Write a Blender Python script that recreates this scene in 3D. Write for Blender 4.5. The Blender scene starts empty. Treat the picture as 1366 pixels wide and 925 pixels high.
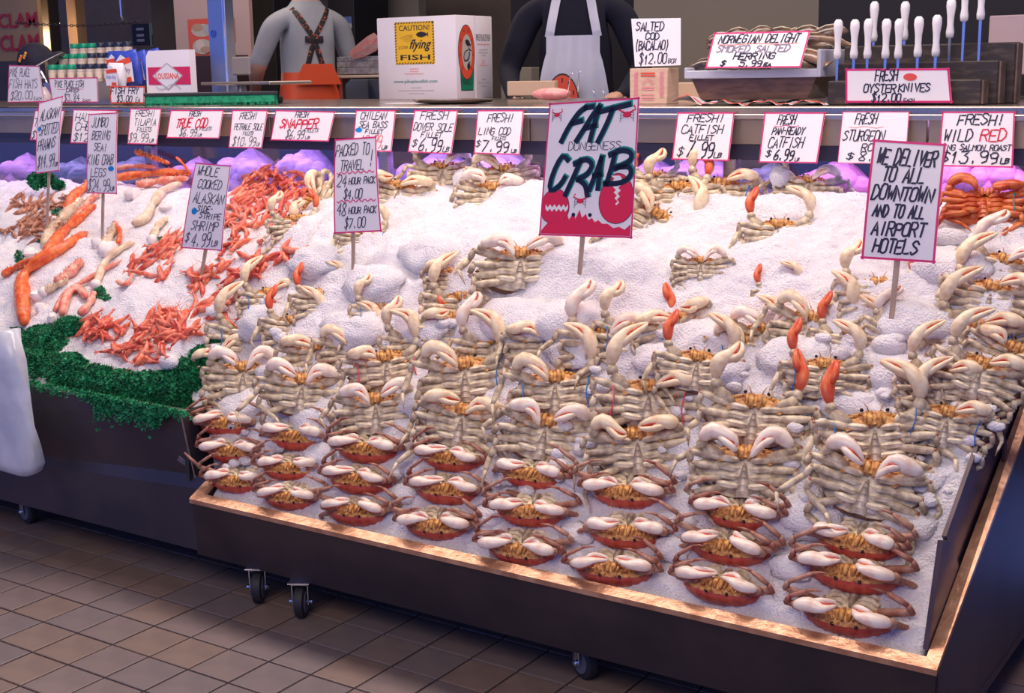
import bpy, math, random
import numpy as np
from mathutils import Vector, Matrix, noise
from mathutils.bvhtree import BVHTree
rnd = random.Random(7)
SC = bpy.context.scene
COL = SC.collection

# ------------------------------------------------------------------ camera
# world: X along the stalls (right), Y away from the customer, Z up; metres
CAMH = 1.6667
FPX = 1780.0
R0 = Vector((0.83081268, 0.55630522, -0.01657682))
R1 = Vector((0.09788796, -0.17538138, -0.97962203))
R2 = Vector((-0.54787611, 0.81225974, -0.20016466))
cam_data = bpy.data.cameras.new('camera')
cam = bpy.data.objects.new('camera', cam_data)
COL.objects.link(cam)
cam_data.sensor_width = 36.0
cam_data.lens = FPX / 1366.0 * 36.0
cam_data.clip_start = 0.05
cam.matrix_world = Matrix(((R0.x, -R1.x, -R2.x, 0), (R0.y, -R1.y, -R2.y, 0), (R0.z, -R1.z, -R2.z, CAMH), (0, 0, 0, 1)))
SC.camera = cam

# ------------------------------------------------------------------ world and lights
w = bpy.data.worlds.new('world'); SC.world = w; w.use_nodes = True
bg = w.node_tree.nodes['Background']
bg.inputs[0].default_value = (0.22, 0.32, 1.0, 1); bg.inputs[1].default_value = 0.56
def area(name, loc, rot, sx, sy, power, col):
    l = bpy.data.lights.new(name, 'AREA'); l.shape = 'RECTANGLE'; l.size = sx; l.size_y = sy
    l.energy = power; l.color = col
    o = bpy.data.objects.new(name, l); COL.objects.link(o); o.location = loc; o.rotation_euler = rot
    return o
area('stall_light', (-2.9, 3.55, 3.2), (math.radians(-12), 0, 0), 6.0, 0.7, 82, (1.0, 0.82, 0.78))
area('stall_light_back', (-4.5, 6.0, 3.3), (0, 0, 0), 7.0, 0.8, 50, (1.0, 0.80, 0.66))
area('market_light', (-1.0, -0.6, 3.6), (math.radians(38), 0, math.radians(20)), 3.0, 2.0, 58, (1.0, 0.80, 0.74))
area('aisle_light', (-3.2, 1.6, 3.4), (0, 0, 0), 4.0, 0.5, 8, (1.0, 0.80, 0.70))
area('case_light', (-3.2, 4.10, 1.42), (math.radians(20), 0, 0), 8.0, 0.06, 12, (0.66, 0.40, 1.0))
SC.view_settings.view_transform = 'Standard'
SC.view_settings.look = 'None'
SC.view_settings.gamma = 1.0
SC.view_settings.use_curve_mapping = False
SC.view_settings.exposure = 0.62

# ------------------------------------------------------------------ helpers
CAM = Vector((0, 0, CAMH))
def ray(x, y): return R0 * ((x - 683) / FPX) + R1 * ((y - 462.5) / FPX) + R2
def onY(x, y, Y):
    d = ray(x, y); return CAM + d * (Y / d.y)
def onX(x, y, X):
    d = ray(x, y); return CAM + d * (X / d.x)
def onZ(x, y, Z):
    d = ray(x, y); return CAM + d * ((Z - CAMH) / d.z)
def onP(x, y, p, n):
    d = ray(x, y); return CAM + d * ((p - CAM).dot(n) / d.dot(n))
def proj(P):
    q = Vector(P) - CAM; z = q.dot(R2)
    return q.dot(R0) / z * FPX + 683, q.dot(R1) / z * FPX + 462.5, z

MATS = {}
def mat(name, col, rough=0.6, metal=0.0, col2=None, scale=20.0, bump=0.0, bscale=None, spec=0.5, sss=0.0, emit=None, estr=0.0,
        lo=0.4, hi=0.6, stretch=None, trans=0.0, coat=0.0, detail=4.0, alpha=1.0):
    if name in MATS: return MATS[name]
    m = bpy.data.materials.new(name); m.use_nodes = True; MATS[name] = m
    nt = m.node_tree; b = nt.nodes['Principled BSDF']
    b.inputs['Base Color'].default_value = (*col, 1); b.inputs['Roughness'].default_value = rough
    b.inputs['Metallic'].default_value = metal; b.inputs['Specular IOR Level'].default_value = spec
    if coat: b.inputs['Coat Weight'].default_value = coat
    if trans: b.inputs['Transmission Weight'].default_value = trans
    if alpha < 1: b.inputs['Alpha'].default_value = alpha
    if sss:
        b.inputs['Subsurface Weight'].default_value = sss
        b.inputs['Subsurface Radius'].default_value = (0.02, 0.015, 0.012)
        b.inputs['Subsurface Scale'].default_value = 0.5
    if emit:
        b.inputs['Emission Color'].default_value = (*emit, 1); b.inputs['Emission Strength'].default_value = estr
    if col2 or bump:
        tc = nt.nodes.new('ShaderNodeTexCoord'); mp = nt.nodes.new('ShaderNodeMapping')
        nt.links.new(tc.outputs['Object'], mp.inputs['Vector'])
        if stretch: mp.inputs['Scale'].default_value = stretch
    if col2:
        nz = nt.nodes.new('ShaderNodeTexNoise'); nz.inputs['Scale'].default_value = scale; nz.inputs['Detail'].default_value = detail
        nt.links.new(mp.outputs[0], nz.inputs['Vector'])
        cr = nt.nodes.new('ShaderNodeValToRGB')
        cr.color_ramp.elements[0].position = lo; cr.color_ramp.elements[0].color = (*col, 1)
        cr.color_ramp.elements[1].position = hi; cr.color_ramp.elements[1].color = (*col2, 1)
        nt.links.new(nz.outputs['Fac'], cr.inputs[0]); nt.links.new(cr.outputs[0], b.inputs['Base Color'])
    if bump:
        nb = nt.nodes.new('ShaderNodeTexNoise'); nb.inputs['Scale'].default_value = bscale or scale; nb.inputs['Detail'].default_value = 5
        nt.links.new(mp.outputs[0], nb.inputs['Vector'])
        bp = nt.nodes.new('ShaderNodeBump'); bp.inputs['Strength'].default_value = bump; bp.inputs['Distance'].default_value = 0.01
        nt.links.new(nb.outputs['Fac'], bp.inputs['Height']); nt.links.new(bp.outputs[0], b.inputs['Normal'])
    return m

def tag(o, label=None, cat=None, group=None, kind=None):
    if label: o['label'] = label
    if cat: o['category'] = cat
    if group: o['group'] = group
    if kind: o['kind'] = kind
    return o

class MB:
    """collects geometry, then links it as ONE mesh object"""
    def __init__(s): s.v = []; s.f = []; s.m = []; s.ms = []
    def mi(s, m):
        if m not in s.ms: s.ms.append(m)
        return s.ms.index(m)
    def add(s, vs, fs, m):
        o = len(s.v); i = s.mi(m); s.v += [tuple(p) for p in vs]
        for f in fs: s.f.append([o + k for k in f]); s.m.append(i)
    def box(s, a, b, m, bev=0.0, M=None):
        x0, y0, z0 = [min(a[k], b[k]) for k in range(3)]; x1, y1, z1 = [max(a[k], b[k]) for k in range(3)]
        if bev <= 0:
            vs = [(x, y, z) for x in (x0, x1) for y in (y0, y1) for z in (z0, z1)]
            fs = [(0, 1, 3, 2), (4, 6, 7, 5), (0, 4, 5, 1), (2, 3, 7, 6), (0, 2, 6, 4), (1, 5, 7, 3)]
        else:
            e = min(bev, (x1 - x0) * .45, (y1 - y0) * .45, (z1 - z0) * .45); vs = []; fs = []
            def ring(z, i):
                c = [(x0 + i, y0 + e + 0, z), (x0 + e, y0 + i, z)]
                return [(x0 + i, y0 + e, z), (x0 + e, y0 + i, z), (x1 - e, y0 + i, z), (x1 - i, y0 + e, z),
                        (x1 - i, y1 - e, z), (x1 - e, y1 - i, z), (x0 + e, y1 - i, z), (x0 + i, y1 - e, z)]
            def inner(z):
                return [(x0 + e, y0 + e, z), (x0 + e, y0 + e, z), (x1 - e, y0 + e, z), (x1 - e, y0 + e, z),
                        (x1 - e, y1 - e, z), (x1 - e, y1 - e, z), (x0 + e, y1 - e, z), (x0 + e, y1 - e, z)]
            rings = [inner(z0), ring(z0 + e, 0), ring(z1 - e, 0), inner(z1)]
            for r in rings: vs += r
            for k in range(3):
                for i in range(8):
                    j = (i + 1) % 8; fs.append((k * 8 + i, k * 8 + j, k * 8 + 8 + j, k * 8 + 8 + i))
            fs.append((6, 4, 2, 0)); fs.append((24, 26, 28, 30))
        if M: vs = [M @ Vector(p) for p in vs]
        s.add(vs, fs, m)
    def limb(s, path, wid, thk, nrm, m, seg=8, m2=None, close=True):
        """tube along path with elliptical section: wid across, thk along nrm; faces turned away from nrm take m2"""
        P = [Vector(p) for p in path]; n = len(P); o = len(s.v); nrm = Vector(nrm).normalized()
        i1 = s.mi(m); i2 = s.mi(m2) if m2 else i1
        for i in range(n):
            t = (P[min(i + 1, n - 1)] - P[max(i - 1, 0)]).normalized()
            b = t.cross(nrm); b = b.normalized() if b.length > 1e-6 else Vector((1, 0, 0)); q = b.cross(t).normalized()
            for k in range(seg):
                a = 2 * math.pi * (k + .5) / seg
                s.v.append(tuple(P[i] + b * (math.cos(a) * wid[i]) + q * (math.sin(a) * thk[i])))
        for i in range(n - 1):
            for k in range(seg):
                k2 = (k + 1) % seg
                s.f.append([o + i * seg + k, o + i * seg + k2, o + (i + 1) * seg + k2, o + (i + 1) * seg + k])
                a = 2 * math.pi * (k + 1) / seg
                s.m.append(i1 if math.sin(a) > -0.25 else i2)
        if close:
            s.f.append([o + k for k in range(seg)][::-1]); s.m.append(i1)
            s.f.append([o + (n - 1) * seg + k for k in range(seg)]); s.m.append(i1)
    def tube(s, path, r, m, seg=8):
        if not hasattr(r, '__len__'): r = [r] * len(path)
        P = [Vector(p) for p in path]; d = (P[-1] - P[0])
        n = Vector((0, 0, 1)) if abs(d.normalized().z) < .9 else Vector((0, 1, 0))
        s.limb(path, r, r, n, m, seg)
    def lathe(s, prof, m, c=(0, 0, 0), seg=16, M=None):
        vs = []; fs = []; n = len(prof)
        for r, z in prof:
            for k in range(seg):
                a = 2 * math.pi * k / seg; vs.append(Vector((c[0] + r * math.cos(a), c[1] + r * math.sin(a), c[2] + z)))
        for i in range(n - 1):
            for k in range(seg):
                k2 = (k + 1) % seg; fs.append((i * seg + k, i * seg + k2, (i + 1) * seg + k2, (i + 1) * seg + k))
        fs.append(tuple(range(seg))[::-1]); fs.append(tuple((n - 1) * seg + k for k in range(seg)))
        if M: vs = [M @ p for p in vs]
        s.add(vs, fs, m)
    def blob(s, c, r, m, seg=10, rings=6, M=None, jit=0, R=None):
        vs = []; fs = []
        for i in range(rings + 1):
            ph = math.pi * i / rings
            for k in range(seg):
                a = 2 * math.pi * k / seg
                j = 1 + (jit * (R or rnd).uniform(-1, 1) if 0 < i < rings else 0)
                p = Vector((r[0] * math.sin(ph) * math.cos(a) * j, r[1] * math.sin(ph) * math.sin(a) * j, r[2] * math.cos(ph) * j))
                if M: p = M @ p
                vs.append(p + Vector(c))
        for i in range(rings):
            for k in range(seg):
                k2 = (k + 1) % seg; fs.append((i * seg + k, (i + 1) * seg + k, (i + 1) * seg + k2, i * seg + k2))
        s.add(vs, fs, m)
    def prism(s, poly, d, m):
        """poly: list of 3D points in a plane, extruded by vector d"""
        d = Vector(d); n = len(poly); vs = [Vector(p) for p in poly] + [Vector(p) + d for p in poly]
        fs = [tuple(range(n)), tuple(range(n, 2 * n))[::-1]] + [(i, i + n, (i + 1) % n + n, (i + 1) % n) for i in range(n)]
        s.add(vs, fs, m)
    def mesh(s, name, smooth=True):
        me = bpy.data.meshes.new(name); me.from_pydata(s.v, [], s.f)
        for m in s.ms: me.materials.append(m)
        me.polygons.foreach_set('material_index', s.m)
        if smooth: me.shade_smooth() if smooth is True else None
        me.update(); return me
    def build(s, name, parent=None, smooth=False, loc=None, angle=None):
        me = s.mesh(name, False)
        if smooth: me.shade_smooth()
        elif angle: me.shade_smooth(); me.set_sharp_from_angle(angle=math.radians(angle))
        return link(name, me, parent, loc)
def link(name, me, parent=None, loc=None):
    o = bpy.data.objects.new(name, me); COL.objects.link(o)
    if loc is not None: o.location = loc
    if parent: o.parent = parent
    return o
def fixnormals(o):
    import bmesh
    bm = bmesh.new(); bm.from_mesh(o.data); bmesh.ops.recalc_face_normals(bm, faces=bm.faces); bm.to_mesh(o.data); bm.free(); return o
def empty(name, loc=(0, 0, 0), M=None):
    o = bpy.data.objects.new(name, None); COL.objects.link(o); o.empty_display_size = .05
    if M is not None: o.matrix_world = M
    else: o.location = loc
    return o
def copy_tree(o, parent=None):
    c = o.copy(); COL.objects.link(c)
    if parent: c.parent = parent
    for ch in list(o.children): copy_tree(ch, c)
    return c
def frame(X, Y, Z, loc):
    return Matrix(((X.x, Y.x, Z.x, loc.x), (X.y, Y.y, Z.y, loc.y), (X.z, Y.z, Z.z, loc.z), (0, 0, 0, 1)))

# ------------------------------------------------------------------ materials
ice_m = mat('crushed_ice', (0.86, 0.84, 0.88), 0.45, col2=(0.92, 0.90, 0.92), scale=14, bump=1.0, bscale=170, sss=0.25, spec=0.3)
steel = mat('stainless_steel', (0.42, 0.39, 0.38), 0.34, 1.0, col2=(0.50, 0.46, 0.44), scale=6, stretch=(1, 1, 30), bump=.02)
cartm = mat('dark_cart_steel', (0.085, 0.075, 0.09), 0.48, 0.75, col2=(0.12, 0.10, 0.11), scale=3, bump=.03, bscale=9)
cartin = mat('dark_side_board', (0.06, 0.035, 0.045), 0.45, 0.2, col2=(0.09, 0.05, 0.06), scale=8)
copper = mat('worn_copper_edge', (0.50, 0.26, 0.15), 0.36, 0.65, col2=(0.78, 0.48, 0.30), scale=22, lo=.35, hi=.7, bump=.25, bscale=60, detail=8)
white = mat('white_card', (0.92, 0.90, 0.90), 0.35)
pink = mat('magenta_marker', (0.75, 0.03, 0.20), 0.5)
red = mat('red_marker', (0.70, 0.02, 0.06), 0.5)
orange = mat('orange_marker', (0.85, 0.10, 0.03), 0.5)
black = mat('black_marker', (0.015, 0.015, 0.05), 0.5)
blue = mat('blue_dot', (0.0, 0.25, 0.65), 0.5)
wood = mat('pale_wood', (0.42, 0.30, 0.22), 0.7, col2=(0.50, 0.38, 0.28), scale=8, stretch=(8, 8, 1))
rubber = mat('black_rubber', (0.02, 0.02, 0.025), 0.6)
chrome = mat('chrome', (0.75, 0.78, 0.85), 0.15, 1.0)
# ------------------------------------------------------------------ the display surface (ice) as a height field
def interp(x, T):
    if x <= T[0][0]: return T[0][1]
    for (a, b), (c, d) in zip(T, T[1:]):
        if x <= c: return b + (d - b) * (x - a) / (c - a)
    return T[-1][1]
PC = [(2.80, .33), (2.86, .35), (3.00, .49), (3.15, .67), (3.30, .85), (3.50, 1.05), (3.70, 1.19), (3.85, 1.27), (4.2, 1.29)]
PL = [(2.88, .58), (2.92, .60), (3.00, .68), (3.20, .83), (3.50, 1.02), (3.80, 1.17), (3.95, 1.22), (4.2, 1.23)]
def sstep(a, b, x):
    t = max(0, min(1, (x - a) / (b - a))); return t * t * (3 - 2 * t)
def S0(u, v):
    k = sstep(-3.62, -3.27, u)
    k2 = k if v > 3.0 else (1.0 if u > -3.2 else k)
    return interp(v, PL) * (1 - k2) + interp(v, PC) * k2
def S(u, v):
    z = S0(u, v)
    a = sstep(2.82, 3.1, v)
    z += (noise.noise(Vector((u * 4, v * 4, 1))) * .042 + noise.noise(Vector((u * 9, v * 9, 5))) * .022) * (0.25 + .75 * a)
    # a bank of snow-like ice across the middle, with rounded heaps
    m = math.exp(-((v - 3.52) / .14) ** 2) * sstep(-3.7, -3.2, u)
    z += m * (.035 + .03 * noise.noise(Vector((u * 5, v * 7, 9))))
    return z
def hit(x, y, lift=0.0):
    d = ray(x, y); t = 2.4
    while t < 6.0:
        P = CAM + d * t
        if P.y > 2.80 and P.z < S(P.x, P.y) + lift:
            lo, hi = t - .02, t
            for _ in range(8):
                mid = (lo + hi) / 2; P = CAM + d * mid
                if P.z < S(P.x, P.y) + lift: hi = mid
                else: lo = mid
            return CAM + d * hi
        if P.y > 3.97: return Vector((P.x, 3.97, P.z)) if False else P
        t += .02
    return P
def ice_patch(name, u0, u1, v0, v1, nu, nv, vfront, zbot, label, left_fn=None):
    mb = MB(); vs = []; fs = []
    for j in range(nv + 1):
        for i in range(nu + 1):
            u = u0 + (u1 - u0) * i / nu; v = v0 + (v1 - v0) * j / nv
            if v < 3.0 and u0 > -4: u = max(u, -3.095)
            if v < 3.05 and u0 < -4: u = min(u, -3.292)
            z = S(u, v)
            q = Vector((u * 38, v * 38, z * 38))
            z += noise.noise(q) * .006 + noise.noise(q * 2.3) * .004 + (noise.noise(q * .45) ** 2) * .02
            if i in (0, nu) or j in (0, nv): z = min(z - .01, S0(u, v) - .012)
            vs.append((u + noise.noise(q + Vector((9, 0, 0))) * .005, v + noise.noise(q + Vector((0, 9, 0))) * .005, z))
    for j in range(nv):
        for i in range(nu):
            a = j * (nu + 1) + i; fs.append((a, a + 1, a + nu + 2, a + nu + 1))
    mb.add(vs, fs, ice_m)
    # skirt
    bot = []
    ringi = [i for i in range(nu + 1)] + [(j * (nu + 1) + nu) for j in range(1, nv + 1)] + [nv * (nu + 1) + i for i in range(nu - 1, -1, -1)] + [j * (nu + 1) for j in range(nv - 1, 0, -1)]
    o = len(mb.v)
    for k in ringi: mb.v.append((mb.v[k][0], mb.v[k][1], zbot))
    for k in range(len(ringi)):
        k2 = (k + 1) % len(ringi); mb.f.append([ringi[k], o + k, o + k2, ringi[k2]]); mb.m.append(0)
    ob = mb.build(name, smooth=True)
    tag(ob, label, 'ice', kind='stuff'); return ob
ice_patch('crushed_ice', -3.235, -.815, 2.825, 3.985, 330, 210, 2.83, .30, 'white crushed ice heaped under the crabs on the right hand cart')
ice_patch('crushed_ice', -7.2, -3.236, 2.93, 3.985, 330, 150, 2.93, .52, 'crushed ice under the prawns, shrimp and crab legs on the left hand cart')

# ------------------------------------------------------------------ carts
RS = .54   # slope of the side rails
def build_crab_cart():
    root = empty('display_cart', (-1.95, 2.9, 0)); L = root.location
    tag(root, 'dark steel wheeled cart with copper coloured rim holding the crabs on ice', 'cart', 'wheeled display carts')
    u0, u1, vf, zf = -3.13, -.765, 2.79, .36
    def O(p): return (p[0] - L.x, p[1] - L.y, p[2] - L.z)
    # front panel leaning inwards to the bottom
    b = MB(); b.prism([O(p) for p in [(u0 + .005, vf + .008, zf - .012), (u1 - .005, vf + .008, zf - .012), (u1 - .03, 2.90, .12), (u0 - .1, 2.90, .12)]], (0, .02, 0), cartm)
    fixnormals(b.build('front_panel', root))
    ve = 4.0; ze = zf + RS * (ve - vf)
    for nm, u, d in (('side_panel', u1 - .004, -.02), ('side_panel', u0 + .004, .02)):
        b = MB(); b.prism([O(p) for p in [(u, vf + .02, zf - .01), (u, ve, ze - .01), (u, ve, .12), (u, 2.90, .12)]], (d, 0, 0), cartm)
        fixnormals(b.build('side_panel', root))
    b = MB(); b.box(O((u0, vf + .135, .12)), O((u1, ve, .14)), cartm); b.build('base_panel', root)
    b = MB(); b.box(O((u0, ve - .02, .14)), O((u1, ve, 1.0)), cartm); b.build('back_panel', root)
    # rim: front rail, two side rails, rolled flat flange with mitred ends
    w_ = .033
    b = MB(); b.prism([O(p) for p in [(u0, vf, zf), (u1, vf, zf), (u1 - w_, vf + w_, zf + .012), (u0 + w_, vf + w_, zf + .012)]], (0, 0, -.014), copper)
    fixnormals(b.build('front_rail', root))
    for u, sg in ((u1, -1), (u0, 1)):
        b = MB(); b.prism([O(p) for p in [(u, vf, zf + .001), (u, ve, ze), (u + sg * w_, ve, ze + .01), (u + sg * w_, vf + w_, zf + .013)]], (0, 0, -.014), copper)
        fixnormals(b.build('side_rail', root))
    # boards that hold the heaped ice at the right
    q1 = [onX(x, y, -.80) for x, y in ((1238, 868), (1258, 722), (1270, 722), (1284, 772), (1262, 850))]
    b = MB(); b.prism([O(p) for p in q1], (-.012, 0, 0), cartin); fixnormals(b.build('side_board', root))
    q2 = [onX(x, y, -.806) for x, y in ((1262, 716), (1322, 548), (1346, 528), (1420, 420), (1420, 560), (1343, 655), (1283, 778))]
    b = MB(); b.prism([O(p) for p in q2], (-.010, 0, 0), cartin); fixnormals(b.build('side_board', root))
    p0, p1 = onX(1328, 540, -.795), onX(1338, 640, -.795)
    b = MB(); b.tube([O(p0), O(p0.lerp(p1, .5) + Vector((.012, 0, 0))), O(p1)], .006, cartin); b.build('bent_flange', root)
    # left inner wall
    return root
cart = build_crab_cart()
def build_left_cart():
    root = empty('display_cart', (-5.2, 2.95, 0)); L = root.location
    tag(root, 'plain dark steel cart front under the green garnish, shrimp and king crab legs', 'cart', 'wheeled display carts')
    def O(p): return (p[0] - L.x, p[1] - L.y, p[2] - L.z)
    u0, u1, vf, zt = -7.3, -3.272, 2.905, .6
    b = MB(); b.prism([O(p) for p in [(u0, vf, zt), (u1, vf, zt), (u1 + .01, vf + .035, .38), (u1 + .16, vf + .02, .345), (u1 + .16, vf + .02, .12), (u0, vf + .02, .12)]], (0, .02, 0), cartm)
    fixnormals(b.build('front_panel', root))
    b = MB(); b.box(O((u0, vf - .004, zt - .006)), O((u1, vf + .03, zt + .004)), steel, .002); b.build('top_lip', root)
    b = MB(); b.box(O((u1 - .012, vf + .02, .36)), O((u1, 3.2, zt)), cartm); b.build('side_panel', root)
    b = MB(); b.tube([O((u1 + .002, vf - .003, zt)), O((u1 + .008, vf + .01, .5)), O((u1 + .012, vf + .034, .37))], .003, steel, 6); b.build('corner_seam', root)
    b = MB(); b.box(O((u0, vf + .06, .12)), O((u1, 4.0, .14)), cartm); b.build('base_panel', root)
    return root
cart2 = build_left_cart()

# casters
def make_caster():
    root = empty('caster')
    b = MB(); Mx = Matrix.Rotation(math.pi / 2, 4, 'Y')
    b.lathe([(.012, -.016), (.040, -.016), (.050, -.012), (.052, 0), (.050, .012), (.040, .016), (.012, .016)], rubber, seg=24, M=Matrix.Translation((0, 0, .052)) @ Mx)
    b.build('tyre', root, angle=40)
    b = MB(); b.lathe([(.004, -.018), (.034, -.018), (.036, -.014), (.036, .014), (.034, .018), (.004, .018)], mat('grey_hub', (.12, .13, .16), .4), seg=20, M=Matrix.Translation((0, 0, .052)) @ Mx); b.build('hub', root, angle=40)
    for sx in (-1, 1):
        b = MB(); b.box((sx * .025 - .002, -.012, .045), (sx * .025 + .002, .012, .112), chrome, .001); b.build('fork', root)
    b = MB(); b.box((-.028, -.02, .110), (.028, .02, .116), chrome, .002); b.box((-.035, -.03, .117), (.035, .03, .121), chrome, .001); b.build('mounting_plate', root)
    b = MB(); b.lathe([(.007, -.036), (.009, -.033), (.005, -.028), (.005, .028), (.009, .033), (.007, .036)], chrome, seg=8, M=Matrix.Translation((0, 0, .052)) @ Mx); b.build('axle_bolt', root)
    return root
cs = make_caster()
for i, (px, py, rz, sc, lab) in enumerate([
        (397, 826, .52, 1.0, 'chrome forked caster with grey rubber wheel, right of the close pair under the carts'),
        (340, 806, .60, 1.02, 'black caster wheel, left of the close pair where the two carts meet'),
        (33, 700, 1.4, 1.0, 'black caster under the left end of the shrimp cart'),
        (775, 908, 1.1, 1.0, 'bluish steel caster under the middle of the crab cart')]):
    o = cs if i == 0 else copy_tree(cs)
    p = onZ(px, py, 0); o.location = (p.x, p.y + .02, 0); o.rotation_euler = (0, 0, rz); o.scale = (sc,) * 3
    tag(o, lab, 'caster', 'cart casters')

# ------------------------------------------------------------------ floor of quarry tiles
TS = .163
tcols = [mat('floor_tile_%s' % n, c, .5, col2=c2, scale=9, bump=.08, bscale=60, detail=6) for n, c, c2 in (
    ('plain', (.185, .142, .138), (.215, .165, .155)), ('warm', (.20, .142, .122), (.235, .17, .14)), ('grey', (.17, .14, .145), (.20, .16, .16)))]
grout = mat('dark_grout', (.035, .022, .035), .8)
fl = MB(); fl.box((-16, -4, -.05), (8, 4.4, -.006), grout); floor = fl.build('floor'); tag(floor, 'brown quarry tile market floor with dark grout lines', kind='structure')
def tile_mesh(m):
    b = MB(); g = .0035; e = .0035; a = TS / 2
    lo = [(-a + g, -a + g, -.006), (a - g, -a + g, -.006), (a - g, a - g, -.006), (-a + g, a - g, -.006)]
    mi_ = [(x, y, -.0015) for x, y, z in lo]; hi = [(x * (1 - e / a), y * (1 - e / a), 0) for x, y, z in lo]
    b.add(lo + mi_ + hi, [(0, 1, 5, 4), (1, 2, 6, 5), (2, 3, 7, 6), (3, 0, 4, 7), (4, 5, 9, 8), (5, 6, 10, 9), (6, 7, 11, 10), (7, 4, 8, 11), (8, 9, 10, 11)], m)
    return b.mesh('tile', False)
tms = [tile_mesh(m) for m in tcols]
cand = []; rest = MB()
for i in range(-70, 70):
    for j in range(-9, 42):
        u = -3.9353 + TS * (i + .5); v = 2.9312 - TS * (j + .5)
        if not (-15 < u < 7 and -3.8 < v < 4.3): continue
        x, y, z = proj((u, v, 0))
        if z > .3 and -40 < x < 1400 and 600 < y < 960 and v < 3.1: cand.append((u, v))
        else: rest.box((u - TS / 2 + .0035, v - TS / 2 + .0035, -.006), (u + TS / 2 - .0035, v + TS / 2 - .0035, 0), rnd.choice(tcols))
cand.sort(key=lambda p: (p[0] ** 2 + p[1] ** 2))
for u, v in cand[:300]:
    o = link('tile', rnd.choice(tms), floor, (u, v, rnd.uniform(-.0006, .0006)))
for u, v in cand[300:]: rest.box((u - TS / 2 + .0035, v - TS / 2 + .0035, -.006), (u + TS / 2 - .0035, v + TS / 2 - .0035, 0), rnd.choice(tcols))
tag(rest.build('tile_field', floor), kind='stuff')
# ------------------------------------------------------------------ crabs
cream = mat('claw_cream', (.74, .52, .30), .34, col2=(.90, .76, .52), scale=55, lo=.35, hi=.6, spec=.5)
cream_white = mat('claw_white', (.80, .58, .46), .30, col2=(.93, .82, .68), scale=45, lo=.3, hi=.55)
clawred = mat('claw_red', (.70, .07, .03), .35, col2=(.80, .20, .07), scale=40, lo=.35, hi=.7)
legm = mat('crab_leg_tan', (.36, .27, .18), .38, col2=(.86, .74, .50), scale=50, lo=.38, hi=.66)
legr = mat('crab_leg_reddish', (.32, .09, .06), .42, col2=(.50, .30, .20), scale=38, lo=.35, hi=.7)
bellym = mat('crab_belly', (.46, .36, .23), .38, col2=(.90, .80, .58), scale=45, lo=.35, hi=.62, bump=.2, bscale=200)
apronm = mat('crab_apron', (.40, .32, .24), .38, col2=(.78, .68, .50), scale=60)
facem = mat('crab_face', (.40, .13, .03), .4, col2=(.86, .48, .14), scale=85, lo=.38, hi=.6, bump=.3, bscale=260)
shellm = mat('crab_shell', (.50, .04, .03), .34, col2=(.72, .16, .08), scale=40, lo=.35, hi=.7, bump=.15, bscale=240)
shellb = mat('crab_shell_brown', (.12, .05, .03), .36, col2=(.36, .16, .07), scale=35, lo=.35, hi=.7, bump=.2, bscale=240)
band_b = mat('blue_band', (.02, .17, .55), .45)
band_p = mat('pink_band', (.75, .05, .14), .45)
OUT = [(0, .054), (.014, .056), (.028, .053), (.045, .050), (.062, .042), (.078, .030), (.090, .014), (.098, .000), (.088, -.010), (.078, -.026), (.060, -.042), (.038, -.050), (.018, -.053), (0, -.053)]
def outline(sc=1.0, teeth=0.0):
    P = [(x, y) for x, y in OUT]
    full = []
    def seg(A, B, n):
        for i in range(n): t = i / n; full.append((A[0] + (B[0] - A[0]) * t, A[1] + (B[1] - A[1]) * t))
    Q = P + [(-x, y) for x, y in P[-2:0:-1]]
    for a, b in zip(Q, Q[1:] + Q[:1]): seg(a, b, 2)
    out = []
    for i, (x, y) in enumerate(full):
        k = sc
        if teeth and y > -.002 and i % 2 == 1: k *= 1 - teeth
        out.append((x * k, y * k))
    return out
def carapace(shell):
    b = MB(); O = outline(1, .045); n = len(O); vs = []; fs = []
    prof = [(.93, .004), (1.0, -.003), (.96, -.013), (.84, -.024), (.62, -.033), (.34, -.038), (.08, -.040)]
    for k, z in prof:
        for x, y in O: vs.append((x * k, y * k, z * (1 + .12 * noise.noise(Vector((x * 40, y * 40, k)))) ))
    for i in range(len(prof) - 1):
        for k in range(n):
            k2 = (k + 1) % n; fs.append((i * n + k, i * n + k2, (i + 1) * n + k2, (i + 1) * n + k))
    fs.append(tuple((len(prof) - 1) * n + k for k in range(n)))
    b.add(vs, fs, shell); return b
def belly():
    b = MB(); O = outline(.93); n = len(O); vs = []; fs = []
    for r in (1.0, .88, .74, .6, .45, .3, .15, .02):
        for x, y in O:
            X, Y = x * r, y * r
            z = .003 + .017 * (1 - r ** 1.7)
            # sternum plates: grooves that fan out from the middle line, a furrow along it
            ax = abs(X)
            if ax > .010 and r < .9:
                ph = (Y + .012 - ax * .12) / .0165
                z -= .0050 * math.exp(-((ph - round(ph)) / .16) ** 2) * min(1, ax / .02)
            z -= .004 * math.exp(-(ax / .004) ** 2)
            vs.append((X, Y, z))
    for i in range(7):
        for k in range(n):
            k2 = (k + 1) % n; fs.append((i * n + k, (i + 1) * n + k, (i + 1) * n + k2, i * n + k2))
    fs.append(tuple(7 * n + k for k in range(n))[::-1])
    b.add(vs, fs, bellym)
    # raised plates at each side of the furrow
    for s in (-1, 1):
        for k in range(4):
            y = .020 - k * .0165
            b.limb([(s * .011, y, .016), (s * .022, y - .001, .021), (s * .036, y + .001, .020), (s * .048, y + .004, .014)], [.0045, .0068, .0068, .005], [.005, .007, .007, .005], (0, 0, 1), bellym, 6)
    return b
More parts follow.
